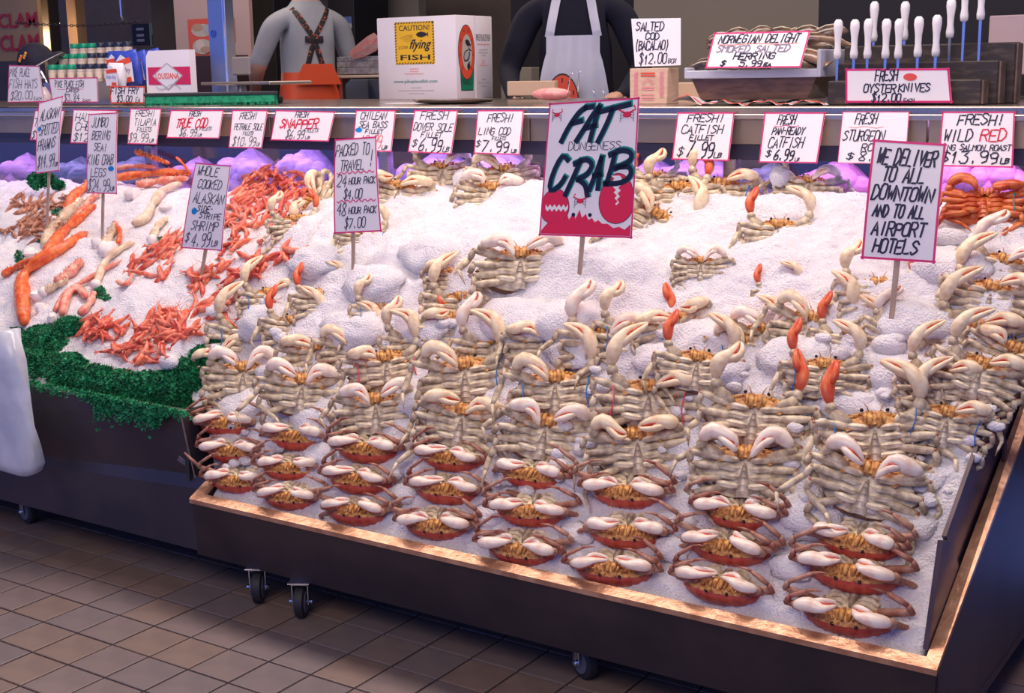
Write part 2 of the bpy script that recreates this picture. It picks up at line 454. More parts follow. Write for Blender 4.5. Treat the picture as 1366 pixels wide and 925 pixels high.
def apron():
    b = MB(); y0 = -.050
    ws = [(-.050, .012, .015), (-.040, .0125, .020), (-.028, .0105, .023), (-.014, .0085, .0245), (-.002, .0065, .0245), (.008, .0045, .023), (.014, .001, .020)]
    vs = []; fs = []
    for i, (y, w_, z) in enumerate(ws):
        g = .0
        vs += [(-w_, y, z - .006), (-w_ * .8, y, z), (0, y, z + .0022), (w_ * .8, y, z), (w_, y, z - .006)]
        if i < len(ws) - 1:
            y2 = ws[i + 1][0]; ym = y2 - .0012; w2 = ws[i + 1][1]; z2 = z * .3 + ws[i + 1][2] * .7
            vs += [(-w2, ym, z2 - .007), (-w2 * .8, ym, z2 - .0018), (0, ym, z2), (w2 * .8, ym, z2 - .0018), (w2, ym, z2 - .007)]
    r = len(vs) // 5
    for i in range(r - 1):
        for k in range(4): fs.append((i * 5 + k, i * 5 + k + 1, i * 5 + k + 6, i * 5 + k + 5))
    b.add(vs, fs, apronm); return b
def face():
    b = MB()
    # front skirt below the rim, sloping from the belly to the shell edge
    O = [(-.070, .036), (-.045, .047), (-.022, .052), (0, .054), (.022, .052), (.045, .047), (.070, .036)]
    I = [(-.046, .012), (-.030, .020), (-.015, .024), (0, .025), (.015, .024), (.030, .020), (.046, .012)]
    vs = [(x, y, .002) for x, y in O] + [(x * .55 + a * .45, y * .55 + c * .45, .016) for (x, y), (a, c) in zip(O, I)] + [(x, y, .021) for x, y in I]
    fs = [(r * 7 + k, r * 7 + k + 1, r * 7 + k + 8, r * 7 + k + 7) for r in range(2) for k in range(6)]
    b.add(vs, fs, facem)
    for s in (-1, 1):
        # third maxillipeds: two plates closing over the mouth, with their folded tips
        b.limb([(s * .0065, .020, .020), (s * .0072, .032, .024), (s * .0068, .044, .021), (s * .006, .050, .013)], [.004, .0058, .0055, .003], [.003, .004, .004, .003], (0, 0, 1), facem, 6)
        b.limb([(s * .015, .028, .020), (s * .0175, .040, .021), (s * .014, .050, .015)], [.003, .0042, .002], [.003, .003, .002], (0, 0, 1), facem, 6)
        for k in range(5): b.blob((s * (.024 + k * .0085), .045 - k * .0025, .011 + .003 * (k % 2)), (.0045, .0035, .004), facem, 6, 4)
        b.limb([(s * .010, .052, .008), (s * .013, .060, .010), (s * .018, .066, .014)], [.0014, .001, .0005], [.0014, .001, .0005], (0, 0, 1), facem, 5)
        b.blob((s * .022, .055, .006), (.004, .004, .004), mat('crab_eye', (.02, .01, .01), .2), 6, 4)
    return b
def leg(s, k, pose, m, R):
    """k 0..3 front to back; merus laid across beside the sternum, then folded back"""
    b = MB(); y = .022 - k * .0175; j = lambda a: R.uniform(-a, a)
    if pose == 'flat':
        A = Vector((s * .030, y, .012)); K = Vector((s * (.104 - .006 * k + j(.007)), y + .012 - .010 * k + j(.007), .020 + j(.005)))
        Q = K + Vector((s * (.006 + j(.004)), -.018, -.010)); T = Q + Vector((-s * (.040 + j(.010)), -.026 + j(.006), -.004 + j(.01)))
        E_ = T + Vector((-s * .020, -.022 + j(.008), .002))
        if R.random() < .28:
            T = Q + Vector((s * (.020 + j(.02)), -.034 + j(.02), .004)); E_ = T + Vector((s * j(.02), -.036, -.002))
    else:
        A = Vector((s * .035, y, .008)); K = Vector((s * (.100 - .006 * k), y + .004 - .012 * k, -.004 + j(.01)))
        Q = K + Vector((s * .012, -.014, -.012)); T = Q + Vector((s * (.018 + j(.012)), -.040 + j(.01), -.006 + j(.012)))
        E_ = T + Vector((-s * .005, -.034, .0))
        if k in (0, 1) and R.random() < .62:     # a leg arched up behind the claw
            K = Vector((s * (.112 + j(.01)), y + .010, .022 + .012 * k + j(.006))); Q = K + Vector((-s * .008, .002, .016)); T = Q + Vector((-s * (.040 + j(.01)), -.004, .018 + j(.008))); E_ = T + Vector((-s * .030, .002, .006))
    n = (0, 0, 1)
    m1 = A.lerp(K, .35); m2 = A.lerp(K, .75)
    b.limb([A, m1, m2, K], [.0060, .0080, .0078, .0056], [.0060, .0078, .0076, .0055], n, m, 8)
    b.limb([K, K.lerp(Q, .6), Q], [.0064, .0072, .0054], [.0055, .006, .005], n, m, 6)
    b.limb([Q, Q.lerp(T, .4), Q.lerp(T, .8), T], [.0060, .0074, .0062, .0044], [.004, .0046, .004, .0035], n, m, 6, legr)
    b.limb([T, T.lerp(E_, .5) + Vector((0, 0, .002)), E_], [.0044, .0034, .0005], [.0036, .0028, .0005], n, m, 6, legr)
    b.blob(K, (.0062, .0058, .0055), legr, 6, 4)
    return b
def crv(P, n=7):
    P = [Vector(p) for p in P]; out = []
    for i in range(n):
        t = i / (n - 1) * (len(P) - 1); k = min(int(t), len(P) - 2); f = t - k
        p0 = P[max(k - 1, 0)]; p1 = P[k]; p2 = P[k + 1]; p3 = P[min(k + 2, len(P) - 1)]
        out.append(.5 * ((2 * p1) + (p2 - p0) * f + (2 * p0 - 5 * p1 + 4 * p2 - p3) * f * f + (3 * p1 - p0 - 3 * p2 + p3) * f ** 3))
    return out
def claw_parts(W, path, nrm, palm_m, back_m, gap_dir, fat=1.0, openg=.007):
    fat = .84 * fat
    """palm with its fixed finger, and the movable finger beside it"""
    P = crv([W] + path, 10); nrm = Vector(nrm)
    pw = [.0075, .0135, .0175, .0190, .0180, .0150, .0110, .0080, .0050, .0008]
    pt = [.0065, .0110, .0135, .0145, .0135, .0110, .0080, .0060, .0040, .0008]
    b = MB(); b.limb(P, [x * fat for x in pw], [x * fat for x in pt], nrm, palm_m, 10, back_m)
    g = Vector(gap_dir)
    F = [P[4] + g * .012, P[5] + g * (.014 + openg * .5), P[6] + g * (.013 + openg), P[7] + g * (.010 + openg), P[8] + g * (.006 + openg * .6), P[9] + g * .002]
    b2 = MB(); b2.limb(F, [.0070 * fat, .0085 * fat, .0075 * fat, .0060, .0040, .0006], [.0065, .0080, .0070, .0055, .004, .0006], nrm, palm_m, 8, back_m)
    b2.limb([P[4] + g * .008, P[6] + g * .0085, P[8] + g * .005], [.0016, .0022, .001], [.0105 * fat, .0075 * fat, .003], nrm, clawred, 6)
    for k in range(4): b2.blob(P[6 + k // 2].lerp(F[3 + k // 2], .5) , (.0018, .0018, .0018), palm_m, 5, 3)
    return b, b2
def arm(A, E_, W, m):
    b = MB(); A, E_, W = Vector(A), Vector(E_), Vector(W); n = (0, 0, 1)
    b.limb([A, A.lerp(E_, .5), E_], [.009, .012, .0105], [.008, .010, .009], n, m, 8)
    b.limb([E_, E_.lerp(W, .5), W], [.0105, .0125, .008], [.009, .011, .007], n, m, 8)
    return b
def make_crab(seed, legpose, left, right, shell, lm, palm, armm):
    """left / right: 'fold' (claw laid over the face), 'up' (raised), 'side' (raised, red inner side showing)"""
    R = random.Random(seed); root = empty('dungeness_crab')
    fixnormals(carapace(shell).build('carapace', root, smooth=True)); belly().build('belly', root, angle=50)
    apron().build('apron', root, angle=60); face().build('face', root, smooth=True)
    for s in (-1, 1):
        for k in range(4): leg(s, k, legpose, lm, R).build('leg', root, smooth=True)
    for s, st in ((-1, left), (1, right)):
        j = lambda a: R.uniform(-a, a)
        if st == 'fold':
            E_ = (s * .082, .034 + j(.004), .018); W = (s * (.088 + j(.006)), .047 + j(.005), .030)
            path = [(s * .066, .052 + j(.009), .036), (s * (.036 + j(.006)), .050 + j(.010), .037), (s * (.012 + j(.010)), .036 + j(.016), .034)]
            c = claw_parts(Vector(W), path, (0, .25, 1), palm, clawred, (0, -.9, .2))
        elif st == 'low':      # laid across the mouth, tips drooping
            E_ = (s * .080, .040, .016); W = (s * .084, .050, .026)
            path = [(s * (.060 + j(.006)), .062 + j(.008), .034), (s * (.030 + j(.008)), .058 + j(.010), .040), (s * (.012 + j(.008)), .030 + j(.012), .034)]
            c = claw_parts(Vector(W), path, (0, .1, 1), palm, clawred, (0, -.9, .2))
        elif st == 'up':
            E_ = (s * .074, .052, .018); W = (s * .078, .070, .024)
            path = [(s * .076, .098, .034), (s * (.060 + j(.012)), .128 + j(.008), .036), (s * (.030 + j(.024)), .150 + j(.012), .030)]
            c = claw_parts(Vector(W), path, (s * .25, 0, 1), palm, clawred, (-s * .9, -.2, 0))
        else:
            E_ = (s * .072, .050, .012); W = (s * .076, .066, .014)
            path = [(s * .080, .092, .016), (s * .076, .118, .018), (s * .066, .146, .018)]
            c = claw_parts(Vector(W), path, (-s * .7, 0, .5), clawred, cream, (-s * .6, .1, .4))
        arm((s * .040, .026, .012), E_, W, armm).build('claw_arm', root, smooth=True)
        cl = c[0].build('claw', root, smooth=True); c[1].build('claw_finger', cl, smooth=True)
    for n, o in enumerate(root.children): pass
    return root
def band_mesh(m):
    b = MB(); P = []
    for k in range(17):
        a = 2 * math.pi * k / 16; y = -.004 + .040 * math.cos(a); z = .006 + .026 * math.sin(a) * (1 if math.sin(a) > 0 else 1.5)
        P.append((.068 + .003 * math.sin(3 * a), y, z))
    b.limb(P, [.0034] * 17, [.0014] * 17, (1, 0, 0), m, 5, close=False); return b.mesh('rubber_band')
bands = {'b': band_mesh(band_b), 'p': band_mesh(band_p)}
PROTO = {
    'A1': make_crab(1, 'back', 'fold', 'fold', shellm, legr, cream_white, legr),
    'A2': make_crab(2, 'back', 'low', 'fold', shellm, legr, cream_white, legr),
    'A3': make_crab(12, 'back', 'fold', 'low', shellm, legr, cream_white, legr),
    'B3': make_crab(21, 'flat', 'low', 'fold', shellb, legm, cream, legm),
    'B4': make_crab(22, 'flat', 'fold', 'low', shellb, legm, cream_white, legm),
    'C3': make_crab(23, 'flat', 'low', 'up', shellb, legm, cream, legm),
    'C4': make_crab(24, 'flat', 'up', 'low', shellb, legm, cream_white, legm),
    'A4': make_crab(14, 'back', 'low', 'low', shellm, legr, cream_white, legr),
    'A5': make_crab(15, 'back', 'fold', 'fold', shellm, legr, cream_white, legr),
    'B5': make_crab(25, 'flat', 'fold', 'fold', shellb, legm, cream, legm),
    'B6': make_crab(26, 'flat', 'low', 'low', shellb, legm, cream_white, legm),
    'B1': make_crab(3, 'flat', 'fold', 'fold', shellb, legm, cream, legm),
    'B2': make_crab(4, 'flat', 'low', 'low', shellb, legm, cream_white, legm),
    'C1': make_crab(5, 'flat', 'fold', 'up', shellb, legm, cream, legm),
    'C2': make_crab(6, 'flat', 'up', 'fold', shellb, legm, cream, legm),
    'D1': make_crab(7, 'flat', 'side', 'up', shellb, legm, cream, legm),
    'D2': make_crab(8, 'flat', 'up', 'side', shellb, legm, cream, legm),
    'E1': make_crab(9, 'flat', 'fold', 'fold', shellb, legm, cream, legm),
}
used = set()
def put_crab(px, py, kind, wpx, label, roll=0.0, sink=0.0, tilt=None, bandside='', face_=None, grp='crabs on ice'):
    """px,py: where the middle of the crab shows in the photograph; wpx: width of its shell in pixels"""
    P = hit(px, py)
    z = proj(P)[2]; sc = wpx * z / FPX / .196
    back = kind[0] == 'A'
    tocam = Vector((-P.x, -P.y, 0)).normalized(); a = (.35 if back else .85) if face_ is None else face_
    F = (Vector((0, -1, 0)) * (1 - a) + tocam * a).normalized(); up = Vector((0, 0, 1))
    t = math.radians((78 if back else 32) if tilt is None else tilt)
    Zl = (F * math.cos(t) + up * math.sin(t)).normalized()        # belly normal
    # head towards the customer when it lies flat, upwards when it stands on its tail
    Yl = (F * math.sin(t) - up * math.cos(t)) if back else (up * math.cos(t) - F * math.sin(t))
    Xl = Yl.cross(Zl).normalized()
    Rm = Matrix.Rotation(math.radians(roll), 3, Zl)
    Xl, Yl = Rm @ Xl, Rm @ Yl
    c = P + Zl * ((.004 if back else .002) - sink)
    M = frame(Xl, Yl, Zl, c) @ Matrix.Scale(sc, 4)
    if kind[0] in 'AB' and not bandside and rnd.random() < .5: M = M @ Matrix.Scale(-1, 4, (1, 0, 0))
    src = PROTO[kind]
    o = copy_tree(src)
    o.matrix_world = M
    if bandside:
        for ch in bandside:
            bo = link('rubber_band', bands['p' if ch in 'PQ' else 'b'], o)
            if ch in 'lP': bo.scale = (-1, 1, 1)
    tag(o, label, 'crab', grp)
    return o

def ordn(i): return ['first', 'second', 'third', 'fourth', 'fifth', 'sixth', 'seventh', 'eighth', 'ninth', 'tenth', 'eleventh', 'twelfth'][i]
rowA = {
 'front row': ([(393, 664), (481, 684), (588, 700), (701, 732), (822, 760), (968, 783), (1136, 820)], [76, 82, 88, 94, 98, 104, 116]),
 'second row up': ([(322, 642), (484, 642), (602, 655), (714, 682), (840, 710), (975, 730), (1142, 764)], [74, 82, 86, 92, 98, 104, 116]),
 'third row up': ([(316, 602), (393, 626), (495, 600), (607, 611), (716, 634), (840, 656), (990, 684), (1148, 722)], [72, 76, 84, 82, 88, 96, 98, 104]),
 'short pair below the grey bellies': ([(308, 566), (401, 584)], [76, 82])}
for rname, (pts, ws) in rowA.items():
    for i, ((x, y), w_) in enumerate(zip(pts, ws)):
        put_crab(x, y - 2, rnd.choice(('A1', 'A2', 'A3', 'A4', 'A5')), w_ * 1.22, 'red shelled upturned crab, %s from left in the %s' % (ordn(i), rname),
                 roll=rnd.uniform(-8, 8), sink=.0, tilt=80 + rnd.uniform(-6, 6), grp='red crabs lying on the lower ice')
B_ = [  # x, y, kind, width, band, roll, label
 (326, 512, 'B2', 86, '', 3, 'belly up crab at the left end of the lowest grey row'),
 (404, 530, 'B2', 92, '', -4, 'belly up crab second from the left in the lowest grey row'),
 (503, 556, 'B2', 92, '', 0, 'belly up crab third from the left in the lowest grey row'),
 (616, 572, 'B1', 98, '', -3, 'belly up crab fourth from the left in the lowest grey row'),
 (727, 588, 'B2', 104, '', -6, 'belly up crab fifth from the left in the lowest grey row, claws meeting'),
 (852, 606, 'E1', 108, '', 2, 'belly up crab sixth from the left in the lowest grey row'),
 (994, 634, 'B2', 116, '', -8, 'belly up crab seventh from the left in the lowest grey row'),
 (1156, 656, 'B2', 122, '', -10, 'belly up crab at the right end of the lowest grey row'),
 (330, 452, 'C2', 82, 'l', 4, 'grey bellied crab at the left end of the second grey row, above the green garnish'),
 (423, 478, 'B1', 86, 'r', 0, 'grey bellied crab second from the left in the second grey row'),
 (518, 500, 'C1', 92, 'PQ', 0, 'grey bellied crab with pink bands, left of the middle in the second grey row'),
 (622, 512, 'C1', 104, 'r', 0, 'wide grey bellied crab with one claw raised and a blue band on its right legs'),
 (742, 530, 'C1', 104, 'lr', -2, 'grey bellied crab with two blue bands in the middle of the second grey row'),
 (866, 545, 'C2', 112, 'PQ', 0, 'grey bellied crab with two red bands, under a red claw at the middle right'),
 (1006, 566, 'D2', 116, '', -2, 'grey bellied crab with a tall white claw at its right, in the second grey row'),
 (1168, 592, 'D1', 124, 'l', -2, 'large grey bellied crab with a blue band beside an upright orange claw'),
 (1262, 575, 'C2', 96, 'lr', -14, 'crab leaning on the right end of the second grey row with two blue bands'),
 (1305, 510, 'C2', 98, '', -16, 'crab by the dark side board with a curved claw raised'),
 (1255, 520, 'C2', 90, '', -8, 'crab with a tall curved claw just behind the right end of the second grey row'),
 (390, 440, 'D1', 72, '', 0, 'small crab half sunk in ice above the second grey row at the left'),
 (300, 480, 'B1', 70, '', 14, 'crab at the left edge of the pile resting on the garnish corner'),
 (470, 470, 'C1', 78, '', 0, 'crab half buried between the second grey row and the snow at the left'),
 (560, 462, 'D2', 84, 'r', 0, 'crab half buried with a raised red claw left of the centre'),
 (660, 470, 'C2', 90, '', 2, 'crab half buried just above the wide blue banded crab'),
 (726, 462, 'B1', 88, '', 4, 'crab sunk to its claws in ice at the centre of the pile'),
 (808, 464, 'C2', 100, 'r', 2, 'crab with a curved cream claw and blue band below the snow bank'),
 (930, 500, 'D1', 92, '', 0, 'crab half buried with its red claw upright between the middle right rows'),
 (1100, 510, 'D1', 92, 'l', 4, 'crab half buried with an upright orange claw right of the middle'),
 (1000, 470, 'C1', 88, 'l', 0, 'crab sunk in snow below the bank at the right of centre'),
 (604, 372, 'B1', 66, '', 0, 'crab showing only a yellow face above the snow left of centre'),
 (616, 410, 'C2', 84, 'r', 0, 'crab under the yellow faced one with a curved claw and a blue band'),
 (612, 438, 'B1', 84, '', 0, 'crab with folded claws left of centre, below the blue banded one'),
 (695, 362, 'B2', 104, '', -4, 'whole crab lying open on the snow bank in the middle of the pile'),
 (430, 402, 'D1', 70, 'r', 2, 'crab poking a red claw out of the snow above the left rows'),
 (360, 400, 'C2', 68, 'l', 6, 'crab at the edge of the pink shrimp with a blue band and upright claw'),
 (510, 420, 'D2', 70, 'l', 0, 'crab with a red claw and white claw standing in snow left of centre'),
 (395, 300, 'D2', 62, '', 8, 'crab poking orange claws out beside the shrimp heap'),
 (428, 268, 'B1', 74, '', 70, 'crab on its side showing ribbed belly left of the travel pack sign'),
 (485, 318, 'D1', 62, 'b', 0, 'crab stuck in snow under the travel pack sign'),
 (530, 260, 'B1', 80, '', -14, 'crab with a dark shell edge right of the travel pack sign'),
 (590, 232, 'C2', 74, '', 0, 'crab with a curved claw against the glass under the dover sole card'),
 (655, 262, 'B1', 80, '', 0, 'crab lying flat in snow behind the round snowball'),
 (672, 236, 'C1', 76, '', 0, 'crab with an upright claw and brown shell left of the big crab sign'),
 (868, 300, 'C1', 96, 'r', -20, 'crab with a blue band right beside the big crab sign'),
 (905, 262, 'D2', 84, 'r', 0, 'crab with several curved claws under the catfish fillet card'),
 (960, 258, 'C2', 88, 'r', 0, 'crab with curved claws right of the catfish fillet card'),
 (875, 240, 'D1', 60, '', 0, 'crab with an orange claw against the right edge of the big crab sign'),
 (1038, 312, 'D1', 84, '', 0, 'crab with a pale upright claw in the snow at the right of centre'),
 (1078, 250, 'C2', 74, '', 0, 'crab whose thin claw reaches up over the pan ready catfish card'),
 (935, 362, 'B2', 62, '', 0, 'pair of claws showing alone on the smooth snow bank'),
 (1040, 392, 'D1', 58, '', 10, 'crab hole in the snow with a red claw tip'),
 (1082, 440, 'C1', 96, '', -4, 'crab with an orange face and curved claw below the snow bank at the right'),
 (1020, 455, 'B2', 90, 'l', 0, 'crab with white claws folded, right of centre below the snow bank'),
 (905, 440, 'B1', 92, '', 20, 'dark shelled crab beside the pair of red claws'),
 (848, 452, 'D2', 92, 'l', 0, 'crab holding up two red claws below the snow bank'),
 (1172, 392, 'D2', 92, 'r', 0, 'crab behind the stake of the delivery sign with two pale claws'),
 (1195, 450, 'C2', 76, '', -20, 'crab with one curved claw lying in snow under the delivery sign'),
 (1320, 398, 'C2', 100, '', -8, 'crab at the right edge with a curved claw above a dark shell'),
 (1300, 452, 'C2', 104, 'r', -10, 'crab at the right edge with a long white claw, below the dark shell'),
 (1335, 360, 'C2', 92, '', -10, 'crab at the right edge under the wild salmon card'),
 (1345, 480, 'C1', 96, '', -14, 'crab cut by the right edge of the picture, above the side board'),
 (1130, 460, 'D1', 84, '', 0, 'crab with a pointed red claw below the delivery sign at its left'),
]
for x, y, k, w_, bs, rl, lab in B_:
    low = y > 495
    k = {'B1': rnd.choice(('B1', 'B3', 'B4', 'B5')), 'B2': rnd.choice(('B2', 'B6')), 'C1': rnd.choice(('C1', 'C3')), 'C2': rnd.choice(('C2', 'C4'))}.get(k, k)
    put_crab(x, y, k, w_ * 1.20, lab, roll=rl + rnd.uniform(-7, 7), bandside=bs, sink=(-.02 if low else .030) if y != 362 else .0, tilt=30 if y > 430 else 36)

# cooked orange crab at the far right end, with a teal band
def cooked():
    cm = mat('cooked_orange', (.50, .06, .015), .35, col2=(.70, .20, .05), scale=30)
    o = make_crab(31, 'flat', 'low', 'fold', cm, cm, cm, cm); o.name = 'cooked_crab'
    for ch in o.children:
        if ch.name.startswith(('belly', 'face', 'apron')):
            ch.data.materials[0] = cm
    P = hit(1312, 284); F = Vector((-P.x, -P.y, 0)).normalized(); Z = (F * .6 + Vector((0, 0, .8))).normalized(); Y = (Vector((0, 0, .6)) - F * .8).normalized() * 1
    Y = (Vector((0, 0, 1)) - Z * Z.z).normalized(); X = Y.cross(Z)
    o.matrix_world = frame(X, Y, Z, P + Z * .02) @ Matrix.Scale(1.15, 4)
    bo = link('rubber_band', band_mesh(mat('teal_band', (.0, .25, .30), .5)), o)
    tag(o, 'bright orange cooked crab with a teal band at the right end behind the snow', 'crab')
cooked()
for k in list(PROTO):
    if True:
        for ch in list(PROTO[k].children_recursive) + [PROTO[k]]: bpy.data.objects.remove(ch)

# loose ice thrown over and between the crabs
R = random.Random(77); b = MB()
big = [(318, 548, 34), (428, 562, 36), (360, 585, 26), (350, 430, 30), (470, 440, 34), (560, 440, 30), (560, 540, 22), (690, 430, 40), (760, 430, 36), (770, 470, 30), (940, 460, 40), (960, 495, 28), (1060, 480, 36), (1130, 540, 30), (1200, 500, 34), (1080, 690, 34), (1040, 700, 26),
       (900, 700, 22), (780, 640, 20), (560, 630, 18), (430, 610, 20), (300, 590, 18), (660, 640, 18), (1210, 700, 26), (1230, 640, 22), (880, 480, 26), (640, 440, 26), (420, 350, 30), (500, 380, 34), (580, 340, 36), (1220, 430, 36), (1270, 360, 34), (1230, 540, 22), (450, 640, 16), (540, 660, 16), (650, 690, 18), (770, 715, 18), (900, 735, 20), (1060, 760, 22), (380, 540, 16)]
pts = [(x, y, r * 1.25, .006) for x, y, r in big]
for _ in range(150):
    x = R.uniform(280, 1330); y = R.uniform(400, 640) + (x - 300) * .06; pts.append((x, y, R.uniform(5, 12), .032))
for x, y, r, lf in pts:
    P = hit(x, y) + Vector((0, -.5, .7)) * lf * R.uniform(.5, 1); k = proj(P)[2] / FPX; r *= k
    vs = []; fs = []; sg, rg = (18, 10) if r > .03 else (9, 6)
    for i in range(rg + 1):
        ph = math.pi * i / rg
        for q in range(sg):
            a = 2 * math.pi * q / sg; d = Vector((math.sin(ph) * math.cos(a), math.sin(ph) * math.sin(a), math.cos(ph)))
            w_ = 1 + .30 * noise.noise(d * 2 + P * 9) + .14 * noise.noise(d * 6 + P * 5) + .07 * noise.noise(d * 14)
            vs.append(P + (Vector((1, 0, 0)) * d.x * 1.2 + Vector((0, .7, .7)) * d.y * .8 + Vector((0, -.7, .7)) * d.z * (.38 if r > .03 else .6)) * (r * w_))
    for i in range(rg):
        for q in range(sg): q2 = (q + 1) % sg; fs.append((i * sg + q, (i + 1) * sg + q, (i + 1) * sg + q2, i * sg + q2))
    b.add(vs, fs, ice_m)
tag(b.build('loose_ice', smooth=True), 'loose clumps of crushed ice thrown over and between the crabs', 'ice', kind='stuff')
# ------------------------------------------------------------------ signs: panels, marker strokes and lettering
GL = {
'A': '00 26 40|12 32', 'B': '00 06|06 36 45 34 03|33 42 31 00', 'C': '45 36 16 05 01 10 30 41', 'D': '00 06 26 44 42 20 00', 'E': '40 00 06 46|03 33',
'F': '00 06 46|03 33', 'G': '45 36 16 05 01 10 30 41 43 23', 'H': '00 06|40 46|03 43', 'I': '20 26|', 'J': '36 31 20 10 01', 'K': '00 06|46 03 40',
'L': '06 00 40', 'M': '00 06 23 46 40', 'N': '00 06 40 46', 'O': '16 05 01 10 30 41 45 36 16', 'P': '00 06 36 45 44 33 03', 'Q': '16 05 01 10 30 41 45 36 16|22 40',
'R': '00 06 36 45 44 33 03|23 40', 'S': '45 36 16 05 14 33 42 31 10 01', 'T': '06 46|26 20', 'U': '06 01 10 30 41 46', 'V': '06 20 46', 'W': '06 10 24 30 46',
'X': '00 46|06 40', 'Y': '06 23 46|23 20', 'Z': '06 46 00 40', '0': '16 05 01 10 30 41 45 36 16', '1': '20 26 14', '2': '05 16 36 45 43 00 40', '3': '06 46 24 43 41 30 10 01',
'4': '30 36 02 42', '5': '46 06 04 34 43 41 30 01', '6': '36 14 01 10 30 41 42 33 12', '7': '06 46 10', '8': '23 05 16 36 45 23 01 10 30 41 23', '9': '44 33 13 05 16 36 45 41 20',
'$': '45 36 16 05 14 33 42 31 10 01|27 2-1', '.': '20 21', '!': '26 22|20 21', '-': '13 33', '(': '37 24 22 3-1', ')': '17 24 22 1-1', "'": '27 25', ',': '21 1-1', '/': '0-1 47'}
def glyph(ch):
    out = []
    for st in GL[ch].split('|'):
        pts = []
        for tok in st.split():
            pts.append((int(tok[0]) / 4.0, int(tok[1:]) / 6.0))
        if len(pts) > 1: out.append(pts)
    return out
class Panel:
    def __init__(s, tl, tr, br, bl, bow=0.0, nrm=None):
        s.c = [Vector(p) for p in (tl, tr, br, bl)]; s.bow = bow
        s.W = ((s.c[1] - s.c[0]).length + (s.c[2] - s.c[3]).length) / 2; s.H = ((s.c[3] - s.c[0]).length + (s.c[2] - s.c[1]).length) / 2
        n = (s.c[1] - s.c[0]).cross(s.c[3] - s.c[0]).normalized()
        if n.dot(CAM - s.c[0]) < 0: n = -n
        s.n = n
    def at(s, x, y, d=0.0):
        a = s.c[0].lerp(s.c[1], x); b = s.c[3].lerp(s.c[2], x)
        return a.lerp(b, y) + s.n * (d + s.bow * 4 * y * (1 - y))
    def board(s, m, th=.0015, n=8):
        b = MB()
        for d, fl in ((0, 0), (-th, 1)):
            vs = [s.at(i / n, j / n, d) for j in range(n + 1) for i in range(n + 1)]
            fs = [(j * (n + 1) + i, j * (n + 1) + i + 1, (j + 1) * (n + 1) + i + 1, (j + 1) * (n + 1) + i) for j in range(n) for i in range(n)]
            b.add(vs, fs, m)
        N = (n + 1) * (n + 1)
        ring = list(range(n)) + [j * (n + 1) + n for j in range(n)] + [n * (n + 1) + i for i in range(n, 0, -1)] + [j * (n + 1) for j in range(n, 0, -1)]
        for k in range(len(ring)):
            a, c = ring[k], ring[(k + 1) % len(ring)]; b.f.append([a, c, c + N, a + N]); b.m.append(0)
        return b
    def stroke(s, b, pts, w, m, d=.0006):
        """pts in panel fractions, y down; w in metres"""
        P = [(x * s.W, y * s.H) for x, y in pts]; n = len(P)
        L = []; Rr = []
        for i in range(n):
            a = P[max(i - 1, 0)]; c = P[min(i + 1, n - 1)]
            dx, dy = c[0] - a[0], c[1] - a[1]; l = math.hypot(dx, dy) or 1; dx /= l; dy /= l
            ex = w * .4 * (-1 if i == 0 else (1 if i == n - 1 else 0))
            L.append((P[i][0] - dy * w / 2 + dx * ex, P[i][1] + dx * w / 2 + dy * ex)); Rr.append((P[i][0] + dy * w / 2 + dx * ex, P[i][1] - dx * w / 2 + dy * ex))
        vs = [s.at(x / s.W, y / s.H, d) for x, y in L] + [s.at(x / s.W, y / s.H, d) for x, y in Rr]
        b.add(vs, [(i, i + 1, n + i + 1, n + i) for i in range(n - 1)], m)
    def poly(s, b, pts, m, d=.0006):
        b.add([s.at(x, y, d) for x, y in pts], [tuple(range(len(pts)))], m)
    def ell(s, b, cx, cy, rx, ry, m, d=.0006, n=20):
        s.poly(b, [(cx + rx * math.cos(2 * math.pi * k / n), cy + ry * math.sin(2 * math.pi * k / n)) for k in range(n)], m, d)
    def rect(s, b, x0, y0, x1, y1, m, d=.0006): s.poly(b, [(x0, y0), (x1, y0), (x1, y1), (x0, y1)], m, d)
    def hand(s, b, txt, x0, x1, y0, y1, w, m, sl=.25, d=.0008, jit=.035):
        w *= 1.15
        R = random.Random(sum(map(ord, txt)) + 3); n = len(txt); adv = (x1 - x0) / n
        for i, ch in enumerate(txt):
            if ch == ' ': continue
            gw = adv * .80; ox = x0 + adv * i + R.uniform(-.04, .04) * adv; oy = R.uniform(-.05, .05) * (y1 - y0); hs = 1 + R.uniform(-.08, .08)
            for st in glyph(ch):
                pts = []
                Q = []
                for a, c in zip(st, st[1:]): Q += [a, ((a[0] + c[0]) / 2 + R.uniform(-.03, .03), (a[1] + c[1]) / 2 + R.uniform(-.02, .02))]
                Q.append(st[-1])
                for gx, gy in Q:
                    gx += R.uniform(-jit, jit) * .6; gy += R.uniform(-jit, jit) * .5
                    xx = ox + gx * gw + (gy - .5) * sl * (y1 - y0) * s.H / s.W * .8
                    pts.append((xx, y1 - gy * (y1 - y0) * hs + oy))
                s.stroke(b, pts, w, m, d)
    def border(s, b, w, m, d=.0005, wob=.0):
        iw, ih = w / s.W / 2, w / s.H / 2
        for A, B in (((0, ih), (1, ih)), ((1 - iw, 0), (1 - iw, 1)), ((1, 1 - ih), (0, 1 - ih)), ((iw, 1), (iw, 0))):
            s.stroke(b, [(A[0] + (B[0] - A[0]) * k / 8, A[1] + (B[1] - A[1]) * k / 8) for k in range(9)], w, m, d)
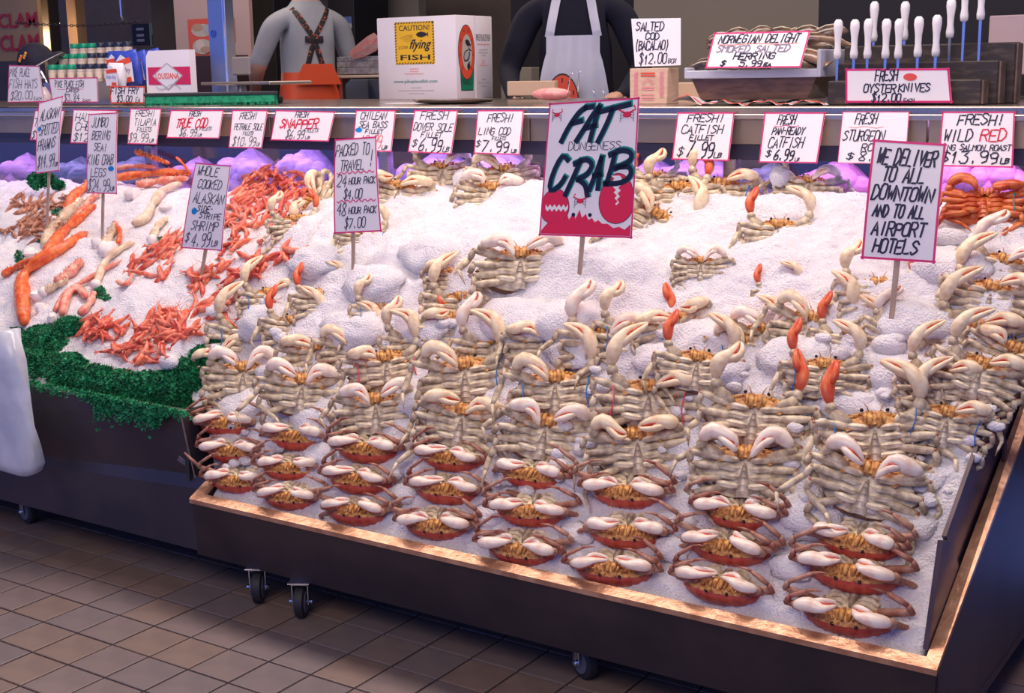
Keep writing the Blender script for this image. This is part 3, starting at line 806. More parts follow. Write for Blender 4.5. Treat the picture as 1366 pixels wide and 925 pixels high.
    def type(s, b, txt, x0, x1, y0, y1, m, d=.0006, shear=0.0, bold=0.0):
        """printed lettering fitted into a box of the panel"""
        cu = bpy.data.curves.new('type', 'FONT'); cu.body = txt; cu.shear = shear; cu.resolution_u = 2; cu.offset = bold
        o = bpy.data.objects.new('type', cu); COL.objects.link(o)
        dg = bpy.context.evaluated_depsgraph_get(); me = o.evaluated_get(dg).to_mesh()
        V = [v.co.copy() for v in me.vertices]; F = [tuple(p.vertices) for p in me.polygons]
        o.evaluated_get(dg).to_mesh_clear(); bpy.data.objects.remove(o); bpy.data.curves.remove(cu)
        xs = [v.x for v in V]; ys = [v.y for v in V]; ax, bx, ay, by = min(xs), max(xs), min(ys), max(ys)
        b.add([s.at(x0 + (v.x - ax) / (bx - ax) * (x1 - x0), y1 - (v.y - ay) / (by - ay) * (y1 - y0), d) for v in V], F, m)
signs = 0
def quad(px, P0, tilt):
    """four photograph corners -> points on a plane through P0 whose foot comes forward by tilt degrees"""
    t = math.radians(tilt); n = Vector((0, -math.cos(t), math.sin(t)))
    return [onP(x, y, P0, n) for x, y in px]
def sign(px, Y, label, lines, tilt=14, bord=pink, bw=.0042, w=.0032, bow=0.0, group=None, extra=None, back=None, stake=None, name='price_sign', board=None):
    if stake: Y = hit(*stake[1]).y - .004
    P0 = onY((px[0][0] + px[1][0]) / 2, (px[0][1] + px[1][1]) / 2, Y)
    q = quad(px, P0, tilt); pn = Panel(*q, bow=bow)
    loc = (q[2] + q[3]) / 2
    pn.c = [p - loc for p in pn.c]
    o = pn.board(board or white).build(name, loc=loc)
    if bord:
        b = MB(); pn.border(b, bw, bord); b.build('border', o)
    by = {}
    for ln in lines:
        txt, x0, x1, y0, y1 = ln[:5]; m = ln[5] if len(ln) > 5 else black; ww = ln[6] if len(ln) > 6 else w
        b = by.setdefault(m.name, MB()); pn.hand(b, txt, x0, x1, y0, y1, ww, m)
    for k, b in by.items():
        ob = b.build('lettering', o)
        if len(by) > 1: ob['label'] = k.replace('_marker', '') + ' marker lettering'
    if extra: extra(pn, o)
    if stake:
        (sx0, sy0), (sx1, sy1) = stake
        top = onP(sx0, sy0, P0, Vector((0, -math.cos(math.radians(tilt)), math.sin(math.radians(tilt))))) - loc; top = top - pn.n * .006
        dn = (pn.c[3] - pn.c[0]).normalized(); foot = top + dn * ((hit(sx1, sy1) - loc - top).length + .05)
        b = MB(); b.limb([top - dn * .10, top, foot], [.011, .011, .009], [.0028, .0028, .0028], pn.n, wood, 4); b.build('wooden_stake', o)
    tag(o, label, 'sign', group); return o
def dot(cx, cy, rx, ry, m=blue, nm='coloured_dot'):
    def f(pn, o):
        b = MB(); pn.ell(b, cx, cy, rx, ry, m, .0007); b.build(nm, o)
    return f
def waves(ys, m=pink):
    def f(pn, o):
        for y in ys:
            b = MB(); pn.stroke(b, [(.08 + .84 * k / 24, y + .014 * math.sin(k * 1.7)) for k in range(25)], .004, m); b.build('wavy_line', o)
    return f
def under(x0, x1, y, m=pink, w=.002):
    def f(pn, o):
        b = MB(); pn.stroke(b, [(x0 + (x1 - x0) * k / 10, y + .015 * math.sin(k)) for k in range(11)], w, m); b.build('underline', o)
    return f
GC = 'price cards hung along the counter edge'
YC = 3.972
sign([(47, 147), (86, 147), (79, 187), (40, 187)], YC, 'price card mostly hidden behind the spot prawn sign at the far left', [('T', .05, .22, .30, .55), ('$', .05, .2, .7, .95)], group=GC)
sign([(98, 146), (156, 147), (150, 192), (94, 191)], YC, 'halibut cheeks price card partly behind the king crab legs sign', [('HALIBUT', .08, .9, .12, .35), ('CHEEKS', .1, .85, .40, .62), ('$12.99', .08, .8, .70, .93)], group=GC)
sign([(174, 145), (215, 145), (209, 193), (170, 192)], YC, 'fresh tilapia fillets price card', [('FRESH!', .2, .85, .05, .22), ('TILAPIA', .18, .92, .29, .48), ('FILLETS', .3, .78, .53, .65), ('$9.99', .05, .72, .70, .94), ('LB', .75, .9, .85, .94)], w=.0026, group=GC)
sign([(228, 147), (298, 147), (292, 185), (222, 184)], YC, 'fresh true cod price card with red lettering', [('FRESH', .38, .6, .04, .22), ('TRUE COD', .16, .76, .30, .62, red, .0055), ('FILLETS', .62, .84, .60, .72, black, .002), ('$6.99', .25, .58, .68, .93), ('LB', .6, .68, .84, .93, black, .002)], w=.0028, group=GC)
sign([(310, 147), (357, 147), (349, 198), (305, 197)], YC, 'fresh petrale sole price card', [('FRESH!', .25, .75, .06, .24), ('PETRALE SOLE', .12, .95, .36, .52), ('FILLETS', .4, .7, .57, .66, black, .002), ('$10.99', .12, .82, .70, .94), ('LB', .84, .93, .86, .94, black, .002)], w=.0026, group=GC)
sign([(368, 147), (447, 149), (438, 189), (361, 187)], YC, 'fresh snapper price card with red lettering', [('FRESH', .36, .58, .04, .22), ('SNAPPER', .13, .78, .28, .58, red, .0055), ('FILLETS', .56, .80, .58, .70, black, .002), ('$6.99', .26, .58, .66, .93), ('LB', .6, .68, .84, .93, black, .002)], w=.0028, group=GC)
sign([(475, 147), (528, 147), (522, 203), (470, 200)], YC, 'chilean sea bass price card with a blue dot behind the travel pack sign', [('CHILEAN', .15, .8, .05, .23), ('SEA BASS', .12, .85, .28, .44), ('FILLET', .3, .75, .48, .58), ('19.99', .2, .75, .62, .92, clawred), ('LB', .75, .9, .86, .94)], w=.0028, extra=dot(.12, .5, .09, .055), group=GC)
sign([(553, 147), (611, 147), (602, 206), (544, 203)], YC, 'fresh dover sole fillet price card', [('FRESH', .18, .82, .04, .22), ('DOVER SOLE', .06, .96, .30, .48), ('FILLET', .26, .74, .52, .64), ('$', .08, .22, .70, .86), ('6.99', .25, .78, .66, .96, black, .0042), ('LB', .8, .95, .84, .95)], w=.0028, group=GC)
sign([(637, 147), (699, 147), (693, 207), (632, 205)], YC, 'fresh ling cod fillets price card', [('FRESH!', .25, .82, .08, .27), ('LING COD', .08, .78, .40, .56), ('FILLETS', .38, .68, .60, .68, black, .002), ('$', .04, .16, .70, .84), ('7.99', .18, .78, .72, .95, black, .0042), ('LB', .82, .94, .88, .95)], w=.0028, group=GC)
sign([(904, 150), (980, 150), (972, 215), (896, 213)], YC, 'fresh catfish fillet price card', [('FRESH!', .2, .86, .04, .2), ('CATFISH', .12, .86, .27, .44), ('FILLET', .28, .7, .48, .58), ('$', .10, .22, .74, .92), ('7.99', .27, .74, .63, .94, black, .0046), ('LB', .74, .88, .84, .94)], w=.003, group=GC)
sign([(1020, 150), (1101, 150), (1090, 218), (1012, 217)], YC, 'fresh pan ready catfish price card', [('FRESH', .25, .55, .06, .24), ('PAN-READY', .18, .72, .30, .44), ('CATFISH', .14, .74, .50, .70), ('$', .12, .22, .76, .88), ('6.99', .26, .6, .74, .95, black, .0042), ('LB', .62, .7, .90, .96, black, .002)], w=.003, extra=under(.2, .6, .27), group=GC)
sign([(1124, 149), (1213, 149), (1208, 219), (1117, 218)], YC, 'fresh sturgeon price card half behind the delivery sign', [('FRESH', .22, .55, .05, .24), ('STURGEON', .06, .68, .36, .56), ('ROAST', .35, .8, .62, .76), ('$', .14, .26, .80, .92), ('8.99', .32, .8, .76, .95)], w=.003, bw=.002, extra=under(.12, .64, .3, clawred, .0012), group=GC)
sign([(1257, 149), (1354, 149), (1351, 224), (1251, 222)], YC, 'fresh wild red king salmon price card at the right end', [('FRESH!', .24, .88, .05, .24), ('WILD', .06, .46, .34, .54), ('RED', .56, .92, .32, .53, red, .0038), ('KING SALMON ROAST', -.0, .98, .60, .70, black, .0026), ('$13.99', .04, .82, .72, .93, black, .004), ('LB', .84, .96, .84, .93)], w=.0036, tilt=12, group=GC)
GT = 'signs standing in the ice'
sign([(52, 137), (84, 128), (79, 228), (48, 232)], 3.70, 'tall alaskan spot prawns sign on a stake at the far left', [('ALASKAN', .15, .92, .13, .27), ('SPOTTED', .15, .95, .34, .48), ('PRAWNS', .1, .85, .54, .68), ('$14.99', .1, .82, .76, .93), ('LB', .82, .95, .88, .93)], w=.003, tilt=10, bow=.006, extra=dot(.12, .38, .06, .035), stake=((64, 228), (63, 292)), group=GT)
sign([(118, 152), (157, 150), (156, 259), (116, 258)], 3.52, 'tall jumbo bering sea king crab legs sign on a stake', [('JUMBO', .15, .72, .05, .17), ('BERING', .18, .8, .22, .33), ('SEA!', .25, .7, .38, .47), ('KING CRAB', .04, .92, .52, .64), ('LEGS', .15, .68, .69, .79), ('$24.99', .06, .8, .82, .97), ('LB', .8, .93, .91, .96)], w=.0028, tilt=10, bow=.004, extra=dot(.82, .69, .10, .03), stake=((136, 258), (138, 312)), group=GT)
sign([(261, 217), (308, 221), (296, 335), (242, 331)], 3.30, 'whole cooked side stripe shrimp sign on a stake', [('WHOLE', .12, .72, .04, .14), ('COOKED', .2, .85, .19, .29), ('ALASKAN', .14, .95, .34, .46), ('SIDE-', .28, .7, .49, .56), ('STRIPE', .36, .92, .575, .64), ('SHRIMP', .2, .88, .67, .78), ('$', .08, .2, .82, .92), ('4.99', .25, .72, .80, .97, black, .0034), ('LB', .74, .9, .89, .95)], w=.003, tilt=10, bow=.004, extra=dot(.2, .56, .07, .04), stake=((273, 332), (274, 352)), group=GT)
sign([(447, 186), (502, 182), (509, 309), (446, 312)], 3.42, 'packed to travel sign with pink wavy lines', [('PACKED TO', .05, .85, .06, .18), ('TRAVEL', .16, .72, .24, .34), ('!', .84, .94, .14, .30), ('24', .08, .32, .39, .51), ('HOUR PACK', .36, .96, .42, .49), ('$4.00', .24, .66, .54, .64), ('48', .08, .30, .69, .81), ('HOUR PACK', .34, .94, .73, .80), ('$7.00', .24, .70, .85, .95)], w=.003, bw=.0052, tilt=10, bow=.005, extra=waves((.365, .665)), stake=((470, 311), (468, 330)), group=GT)
sign([(1165, 186), (1262, 192), (1247, 351), (1149, 345)], 3.25, 'we deliver to downtown and airport hotels sign on a wooden stake', [('WE DELIVER', .10, .92, .07, .20), ('TO ALL', .2, .78, .22, .34), ('DOWNTOWN', .08, .92, .38, .50), ('AND TO ALL', .12, .82, .54, .64), ('AIRPORT', .12, .86, .68, .79), ('HOTELS', .16, .78, .83, .94)], w=.0048, bw=.006, tilt=10, bow=.004, stake=((1196, 348), (1194, 396)), group=GT)
# the big painted sign
teal = mat('teal_paint', (.0, .30, .26), .5); ink = mat('blue_black_paint', (.004, .010, .03), .4); redp = mat('red_paint', (.80, .02, .08), .4)
def bigcrab(pn, o):
    b = MB(); c = MB()
    L = [ # brush letters as strokes (x, y fractions), y down
     [(.42, .05), (.34, .09), (.24, .19), (.17, .29)], [(.42, .05), (.50, .045)], [(.28, .16), (.38, .145)],
     [(.34, .29), (.42, .20), (.50, .11), (.57, .05)], [(.57, .05), (.53, .16), (.49, .29)], [(.43, .20), (.54, .185)],
     [(.58, .085), (.70, .07), (.90, .045)], [(.72, .07), (.66, .18), (.58, .30)],
     [(.26, .43), (.20, .40), (.13, .48), (.08, .60), (.10, .66), (.19, .62), (.24, .56)],
     [(.40, .44), (.34, .55), (.26, .69)], [(.34, .46), (.46, .43), (.53, .47), (.48, .54), (.38, .575)], [(.40, .58), (.47, .62), (.50, .695)],
     [(.52, .65), (.58, .53), (.63, .42)], [(.63, .42), (.62, .54), (.61, .645)], [(.56, .55), (.63, .54)],
     [(.77, .40), (.74, .50), (.70, .61)], [(.72, .40), (.84, .37), (.94, .39), (.93, .45), (.78, .50)], [(.80, .49), (.93, .49), (.95, .55), (.86, .60), (.68, .61)]]
    for st in L:
        P = [Vector((x, y, 0)) for x, y in st]; Q = crv(P, 12) if len(P) > 2 else [P[0].lerp(P[1], k / 6) for k in range(7)]
        pts = [(p.x, p.y) for p in Q]
        pn.stroke(b, [(x + .010, y - .006) for x, y in pts], .0205, teal, .0007); pn.stroke(c, pts, .0160, ink, .0011)
    b.build('teal_lettering', o); c.build('dark_lettering', o)
    b = MB(); pn.hand(b, 'DUNGENESS', .26, .84, .30, .36, .002, ink, sl=.1); b.build('thin_lettering', o)
    # two big claws and the top of a crab, painted red with white teeth
    b = MB()
    def egg(cx, cy, rx, ry, m, d, a0=0): pn.poly(b, [(min(.985, max(.015, cx + rx * math.cos(t) * (1 + .1 * math.sin(t)))), cy + ry * math.sin(t)) for t in [2 * math.pi * k / 32 for k in range(32)]], m, d)
    egg(.15, .775, .165, .135, ink, .0005); egg(.15, .775, .158, .130, redp, .0007)
    egg(.82, .715, .19, .185, ink, .0005); egg(.82, .715, .183, .180, redp, .0007)
    top = [(.02, .985), (.02, .965), (.10, .89), (.13, .91), (.17, .87), (.19, .895), (.24, .855), (.26, .88), (.30, .84), (.32, .875), (.37, .82), (.39, .87), (.43, .80), (.46, .86), (.50, .83), (.53, .875), (.57, .86), (.60, .89), (.64, .875), (.68, .90), (.74, .90), (.80, .93), (.86, .92), (.92, .94), (.98, .90), (.98, .985)]
    pn.poly(b, top[::-1], redp, .00085)
    b.build('painted_crab', o)
    b = MB()
    z1 = [(.05 + .25 * k / 10, .785 - .012 + (.012 if k % 2 else -.012)) for k in range(11)]; z2 = [(.05 + .25 * k / 10, .805 + (.012 if k % 2 else -.010)) for k in range(10, -1, -1)]
    pn.poly(b, z1 + z2, white, .001); b.build('white_teeth', o); b = MB()
    z1 = [(.80 + (.025 if k % 2 else -.01) - .012 * k / 3, .57 + .20 * k / 10) for k in range(11)]; z1 = [(.76 + .03 * k / 5 + (.018 if k % 2 else -.012), .55 + .205 * k / 10) for k in range(11)]
    z2 = [(.85 - .02 * k / 10 + (.018 if k % 2 else -.012), .55 + .215 * k / 10) for k in range(10, -1, -1)]
    pn.poly(b, z1 + z2, white, .001); b.build('white_teeth', o)
    b = MB()
    for x in (.365, .545): pn.ell(b, x, .838, .020, .015, ink, .001)
    b.build('painted_eyes', o)
    b = MB()
    for cx, cy, k, fl in ((.88, .115, 1.0, 1), (.43, .735, .85, 1), (.10, .09, .7, -1)):
        pn.ell(b, cx, cy, .045 * k, .022 * k, redp, .001)
        for s_ in (-1, 1):
            for q in range(3): pn.stroke(b, [(cx + s_ * .03 * k, cy + (q - 1) * .012), (cx + s_ * .065 * k, cy + (q - .6) * .022), (cx + s_ * .075 * k, cy + .02 + (q - .6) * .022)], .0016, ink, .0012)
            pn.stroke(b, [(cx + s_ * .03 * k, cy - .015 * k), (cx + s_ * .09 * k, cy - .035 * k), (cx + s_ * .07 * k, cy - .06 * k)], .005 * k, redp, .0011)
    b.build('small_painted_crabs', o)
sign([(733, 138), (853, 130), (843, 318), (719, 314)], 3.55, 'big painted fat crab sign with red claws', [], tilt=4, bw=.005, extra=bigcrab, stake=((776, 315), (770, 345)), name='painted_sign')
# ------------------------------------------------------------------ left display: shrimp, prawns, king crab legs, garnish
shr = mat('shrimp_pink', (.72, .13, .06), .38, col2=(.85, .36, .24), scale=60, lo=.4, hi=.65, sss=.05)
shr2 = mat('shrimp_red', (.55, .05, .03), .38, col2=(.78, .22, .13), scale=60)
prw = mat('prawn_brown', (.34, .12, .06), .4, col2=(.62, .30, .18), scale=55)
def shrimp_mesh(seed, m, curl, nm):
    R = random.Random(seed); b = MB(); n = 9; P = []; a = 0; p = Vector((0, 0, 0)); pts = []
    for k in range(n):
        pts.append(p.copy()); a += curl / n * (1 if k > 2 else .3); p = p + Vector((math.cos(a), math.sin(a), 0)) * .0105
    c = sum(pts, Vector()) / n; pts = [q - c for q in pts]
    wd = [.001, .0060, .0092, .0098, .0090, .0080, .0066, .0050, .0030]
    b.limb(pts, [w_ * .9 for w_ in wd], wd, (0, 0, 1), m, 7)
    T = pts[-1]; d = (pts[-1] - pts[-2]).normalized(); s_ = Vector((-d.y, d.x, 0))
    for k in (-1, 0, 1): b.limb([T, T + d * .008 + s_ * .004 * k, T + d * .015 + s_ * .008 * k], [.0015, .0028, .0008], [.001] * 3, (0, 0, 1), m, 5)
    H = pts[0]; d = (pts[0] - pts[1]).normalized(); s_ = Vector((-d.y, d.x, 0))
    for k in (-1, 1): b.limb([H, H + d * .014 + s_ * .006 * k, H + d * .026 + s_ * .014 * k], [.0006] * 3, [.0006] * 3, (0, 0, 1), m, 3)
    sd = Vector((-(pts[5] - pts[3]).y, (pts[5] - pts[3]).x, 0)).normalized()
    for k in range(5):
        q = pts[2 + k]; b.limb([q, q + sd * .009 + Vector((.001, 0, -.002))], [.0012, .0004], [.0012, .0004], (0, 0, 1), m, 3)
    return b.mesh(nm)
SM = [shrimp_mesh(i, m, c, 'shrimp') for i, (m, c) in enumerate(((shr, 1.6), (shr, 2.4), (shr, .8), (shr2, 1.2), (shr2, .5)))]
for m_ in SM: m_.shade_smooth()
PM = [shrimp_mesh(40 + i, prw, c, 'prawn') for i, c in enumerate((.7, 1.4, 2.0))]
for m_ in PM: m_.shade_smooth()
def scatter(cx, cy, rx, ry, n, meshes, name, label, cat, grp, lift=.006, s0=1.0, ang=None):
    for _ in range(n):
        r = math.sqrt(rnd.random()); a = rnd.uniform(0, 6.283)
        x, y = cx + rx * r * math.cos(a), cy + ry * r * math.sin(a)
        if x < 2: continue
        P = hit(x, y); o = link(name, rnd.choice(meshes), None, P + Vector((0, -.5, .8)) * (lift * rnd.uniform(.2, 2.0) + .008 * (1 - r)))
        Z = Vector((rnd.uniform(-.5, .5), -.6 + rnd.uniform(-.3, .3), .8)).normalized(); X = Vector((1, 0, 0)); t = rnd.uniform(0, 6.283) if ang is None else ang + rnd.uniform(-.5, .5)
        Y = Z.cross(X).normalized(); X = Y.cross(Z); Xr = X * math.cos(t) + Y * math.sin(t); Yr = Z.cross(Xr)
        o.matrix_world = frame(Xr, Yr, Z, o.location) @ Matrix.Scale(s0 * rnd.uniform(.8, 1.15), 4)
        tag(o, label, cat, grp)
ZN = [ # heaps of shrimp: centre, radii, number, label
 (365, 252, 52, 24, 66, SM, 'pink cooked shrimp on the high heap against the glass, left of the travel pack sign', 'shrimp on the high heap'),
 (330, 290, 68, 24, 52, SM, 'pink cooked shrimp on the slope right of the side stripe sign', 'shrimp beside the side stripe sign'),
 (350, 335, 60, 20, 18, SM, 'pink cooked shrimp lying in ice next to the crabs', 'shrimp next to the crabs'),
 (222, 438, 44, 20, 46, SM, 'pink cooked shrimp in the dense cluster above the green garnish', 'shrimp cluster above the garnish'),
 (188, 470, 40, 14, 26, SM, 'curled pink shrimp at the lowest edge of the ice above the garnish', 'shrimp at the lowest edge'),
 (136, 440, 32, 15, 22, SM[3:], 'long dark red shrimp at the left of the lower cluster', 'dark red shrimp at the left'),
 (300, 372, 60, 18, 22, SM, 'pink shrimp in the strip of ice under the side stripe sign', 'shrimp under the side stripe sign'),
 (225, 330, 26, 14, 16, SM, 'pink shrimp left of the side stripe sign', 'shrimp left of the side stripe sign'),
 (300, 415, 60, 16, 14, SM, 'pink shrimp scattered in ice left of the first crabs', 'shrimp left of the first crabs'),
 (200, 360, 34, 14, 12, SM, 'pink shrimp along the edge of the king crab pieces', 'shrimp along the king crab pieces')]
for cx, cy, rx, ry, n, ms, lab, g in ZN: scatter(cx, cy, rx, ry, n, ms, 'shrimp', lab, 'shrimp', g, s0=1.22)
scatter(55, 275, 48, 12, 34, PM, 'prawn', 'brown spot prawn in the pile behind the stake at the left', 'prawn', 'spot prawns behind the stake')
scatter(50, 308, 46, 16, 44, PM, 'prawn', 'brown spot prawn in the lower pile left of the king crab legs', 'prawn', 'spot prawns left of the king crab legs')

kleg = mat('king_crab_orange', (.72, .085, .015), .36, col2=(.86, .22, .06), scale=40)
klegp = mat('king_crab_pink', (.74, .17, .10), .4, col2=(.85, .42, .32), scale=30)
ktan = mat('king_crab_tan', (.62, .44, .28), .45, col2=(.80, .66, .48), scale=28)
kmeat = mat('crab_meat_white', (.86, .76, .70), .5, col2=(.90, .84, .80), scale=40)
def pxpath(pp, lift): return [hit(x, y) + Vector((0, -.4, .9)) * lift for x, y in pp]
def king_leg(pp, wpx, m, label, lift=.018, spikes=True, end=None):
    P = crv(pxpath(pp, lift), 14); z = proj(P[6])[2]; r = wpx / 2 * z / FPX
    loc = P[0].copy(); P = [p - loc for p in P]
    prof = [.55, .85, 1, 1.05, .98, .82, .62, .95, 1.02, .9, .68, .80, .70, .25]
    b = MB(); n = Vector((0, -.5, .8)); b.limb(P, [r * k for k in prof], [r * k * .85 for k in prof], n, m, 10)
    root = b.build('king_crab_leg', smooth=True, loc=loc)
    if spikes:
        b = MB(); R = random.Random(int(pp[0][0]))
        for i in range(1, 13):
            for q in range(4):
                t = (P[i] - P[i - 1]).normalized(); a = R.uniform(-1.4, 1.4); s_ = t.cross(n).normalized()
                d = (n * math.cos(a) + s_ * math.sin(a)).normalized(); o = P[i] + d * r * prof[i] * .85
                b.limb([o - d * .003, o + d * .008 + t * .004], [.0034, .0004], [.0034, .0004], t, ktan if q != 1 else m, 4)
        b.build('spine', root).__setitem__('kind', 'stuff')
    if end:
        b = MB(); b.blob(P[0], (r * 1.3, r * 1.1, r * 1.2), end, 10, 7, jit=.12); b.build('shoulder_joint', root, smooth=True)
    tag(root, label, 'crab leg', 'king crab legs'); return root
king_leg([(35, 436), (32, 400), (34, 372), (60, 350), (95, 330), (118, 315)], 21, kleg, 'thick bent orange king crab leg at the left edge of the picture')
king_leg([(62, 345), (85, 316), (107, 296), (130, 278)], 17, kleg, 'straight orange king crab leg behind the thick bent one')
king_leg([(5, 372), (24, 362), (60, 345)], 12, kleg, 'thin orange king crab leg running out of the left edge')
king_leg([(90, 285), (105, 262), (130, 246), (150, 238)], 16, kleg, 'orange king crab leg behind the stake of its sign')
king_leg([(100, 302), (118, 276), (135, 262)], 11, klegp, 'short orange king crab leg left of the stake')
king_leg([(152, 246), (190, 241), (232, 238), (258, 240)], 13, kleg, 'long level orange king crab leg, upper of two right of the king crab sign', lift=.03)
king_leg([(185, 255), (215, 250), (255, 246)], 13, klegp, 'pink king crab leg, lower of two right of the king crab sign', lift=.03)
king_leg([(158, 234), (185, 231), (212, 233)], 8, klegp, 'dull pink crab leg just under the glass right of the king crab sign', lift=.035, spikes=False)
king_leg([(186, 216), (205, 222), (232, 232)], 8, kleg, 'thin bright orange leg slanting up to the glass', lift=.05)
king_leg([(240, 222), (250, 232), (258, 244)], 4, kleg, 'small pointed orange leg tip beside the side stripe sign', lift=.045, spikes=False)
king_leg([(180, 305), (196, 296), (208, 276), (222, 258), (246, 250)], 15, ktan, 'tan king crab claw arm lying across the ice', lift=.02, spikes=False)
king_leg([(60, 330), (74, 306), (96, 282), (112, 268)], 17, ktan, 'pale side of a king crab section left of the orange legs', lift=.012)
king_leg([(75, 420), (95, 392), (130, 372), (165, 352)], 9, klegp, 'thin pink king crab leg tip across the cut pieces', spikes=False)
king_leg([(78, 384), (92, 372), (112, 352)], 18, klegp, 'wide pink king crab section under the bent leg')
king_leg([(130, 385), (142, 356), (158, 340), (182, 328)], 12, ktan, 'cream king crab claw pointing right in the ice', spikes=False, end=kmeat)
king_leg([(140, 335), (150, 318), (156, 304)], 14, ktan, 'stubby cream claw at the foot of the king crab stake', end=kmeat)
king_leg([(160, 330), (162, 315), (154, 300)], 8, kleg, 'short red claw edge right of the king crab stake', spikes=False)
king_leg([(60, 395), (80, 385), (92, 378)], 12, ktan, 'cream stub of a king crab leg among the cut pieces', end=kmeat)
king_leg([(85, 425), (92, 400), (106, 390), (118, 402)], 14, klegp, 'curved pink king crab slice above the garnish', spikes=False)
king_leg([(108, 425), (122, 410), (128, 395)], 12, klegp, 'second curved pink slice right of the first', spikes=False)
king_leg([(158, 380), (170, 385), (180, 370)], 7, klegp, 'short pink claw end at the edge of the shrimp', spikes=False)
king_leg([(205, 325), (212, 308), (225, 295)], 12, ktan, 'pale crab joint left of the side stripe sign', spikes=False, end=kmeat)
# a leg tip of the left front crab hangs over the cart edge
P = [onY(246, 604, 2.86), onY(254, 612, 2.865), onY(268, 624, 2.88), onY(284, 634, 2.90)]
b = MB(); b.limb([p - P[0] for p in P], [.003, .0055, .007, .007], [.003, .005, .006, .006], (0, -1, .3), legr, 7); tag(b.build('crab_leg', smooth=True, loc=P[0]), 'thin red crab leg sticking out over the corner of the copper rail', 'crab leg')
# white chunks: ice lumps and cleaned shoulder meat
for i, (x, y, sx, lab) in enumerate([(177, 260, 24, 'squared white chunk on the ice below the upper king crab legs'), (41, 338, 20, 'white chunk left of the bent orange leg'), (130, 326, 22, 'pale pink chunk left of the king crab stake'),
        (50, 395, 20, 'white chunk of crab shoulder, upper of two beside the bent leg'), (54, 411, 18, 'white chunk of crab shoulder, lower of two beside the bent leg'), (146, 334, 30, 'large glossy white chunk under the king crab stake'),
        (221, 276, 20, 'white chunk left of the side stripe sign'), (72, 293, 12, 'small white stub beside the spot prawns'), (70, 425, 18, 'cream chunk touching the top of the garnish')]):
    P = hit(x, y, .012); r = sx / 2 * proj(P)[2] / FPX; b = MB(); R = random.Random(i + 60)
    b.blob((0, 0, 0), (r, r * .8, r * .8), kmeat, 8, 6, M=Matrix.Rotation(R.uniform(0, 3), 4, 'Z'), jit=.18, R=R)
    tag(b.build('meat_chunk', angle=40, loc=P), lab, 'seafood')
for i, (x, y, rx, ry, lab) in enumerate([(620, 241, 17, 16, 'round snowball of ice at the back left of the big crab sign'), (1040, 236, 13, 15, 'pointed lump of ice under the pan ready catfish card'), (438, 254, 7, 8, 'small ice lump left of the travel pack sign'),
        (1186, 462, 24, 16, 'wedge shaped ice lump at the lower right of the snow bank'), (1265, 318, 26, 14, 'smooth ice slab right of the delivery sign'), (745, 622, 15, 11, 'ice lump on a crab in the lower middle'), (225, 484, 18, 11, 'white ice lump between shrimp and garnish'), (352, 497, 14, 10, 'ice lump between the first two belly up crabs')]):
    P = hit(x, y, .01); k = proj(P)[2] / FPX; b = MB(); R = random.Random(i + 90)
    b.blob((0, 0, 0), (rx * k, ry * k, ry * k), ice_m, 14, 10, jit=.05, R=R); tag(b.build('ice_lump', smooth=True, loc=P), lab, 'ice')
# curly green garnish
gr1 = mat('parsley_green', (.008, .16, .06), .6, col2=(.02, .34, .13), scale=30); gr2 = mat('parsley_dark', (.004, .08, .035), .6)
def parsley(zones, n, name, label, seed, s0=1.0):
    R = random.Random(seed); b = MB()
    for _ in range(n):
        cx, cy, rx, ry, h = R.choice(zones) if False else zones[min(int(R.random() * len(zones)), len(zones) - 1)]
        r = math.sqrt(R.random()); a = R.uniform(0, 6.283)
        x, y = cx + rx * r * math.cos(a), cy + ry * r * math.sin(a)
        P = hit(max(x, 1), y) + Vector((0, -.35, .9)) * R.uniform(-.004, h) * (1.1 - r)
        if P.y < 2.905: P.z = min(P.z, .66)
        m = gr1 if R.random() < .75 else gr2
        # a curly leaflet: a fan of crinkled lobes around a stem
        d = Vector((R.gauss(0, 1), R.gauss(-.5, 1), R.gauss(.5, 1))).normalized(); u = d.orthogonal().normalized(); v = d.cross(u); L = R.uniform(.008, .017) * s0
        vs = [P]; k = 6; a0 = R.uniform(0, 6.28)
        for i in range(k):
            t = a0 + i * 1.05; vs.append(P + (u * math.cos(t) + v * math.sin(t)) * L * R.uniform(.5, 1) + d * L * (.5 if i % 2 else -.25)); 
        b.add(vs, [(0, 1 + i, 1 + (i + 1) % k) for i in range(k - 1)], m)
        if R.random() < .25:
            b.limb([P, P + d * L * 1.8], [.0009, .0006], [.0009, .0006], u, m, 3)
    o = b.build(name); tag(o, label, 'garnish', kind='stuff'); return o
fz = [(20, 465, 22, 26, .04), (60, 455, 30, 20, .035), (95, 437, 22, 12, .03), (50, 485, 35, 20, .04), (90, 495, 32, 22, .045), (125, 508, 34, 20, .045), (160, 515, 34, 20, .045), (195, 520, 34, 22, .05), (225, 520, 30, 24, .05), (250, 502, 26, 22, .045), (272, 480, 18, 16, .035), (288, 462, 8, 8, .02), (235, 538, 22, 10, .03), (0, 470, 20, 25, .04)]
parsley(fz, 15000, 'parsley_garnish', 'thick band of curly green parsley along the front of the shrimp cart', 5, 1.0)
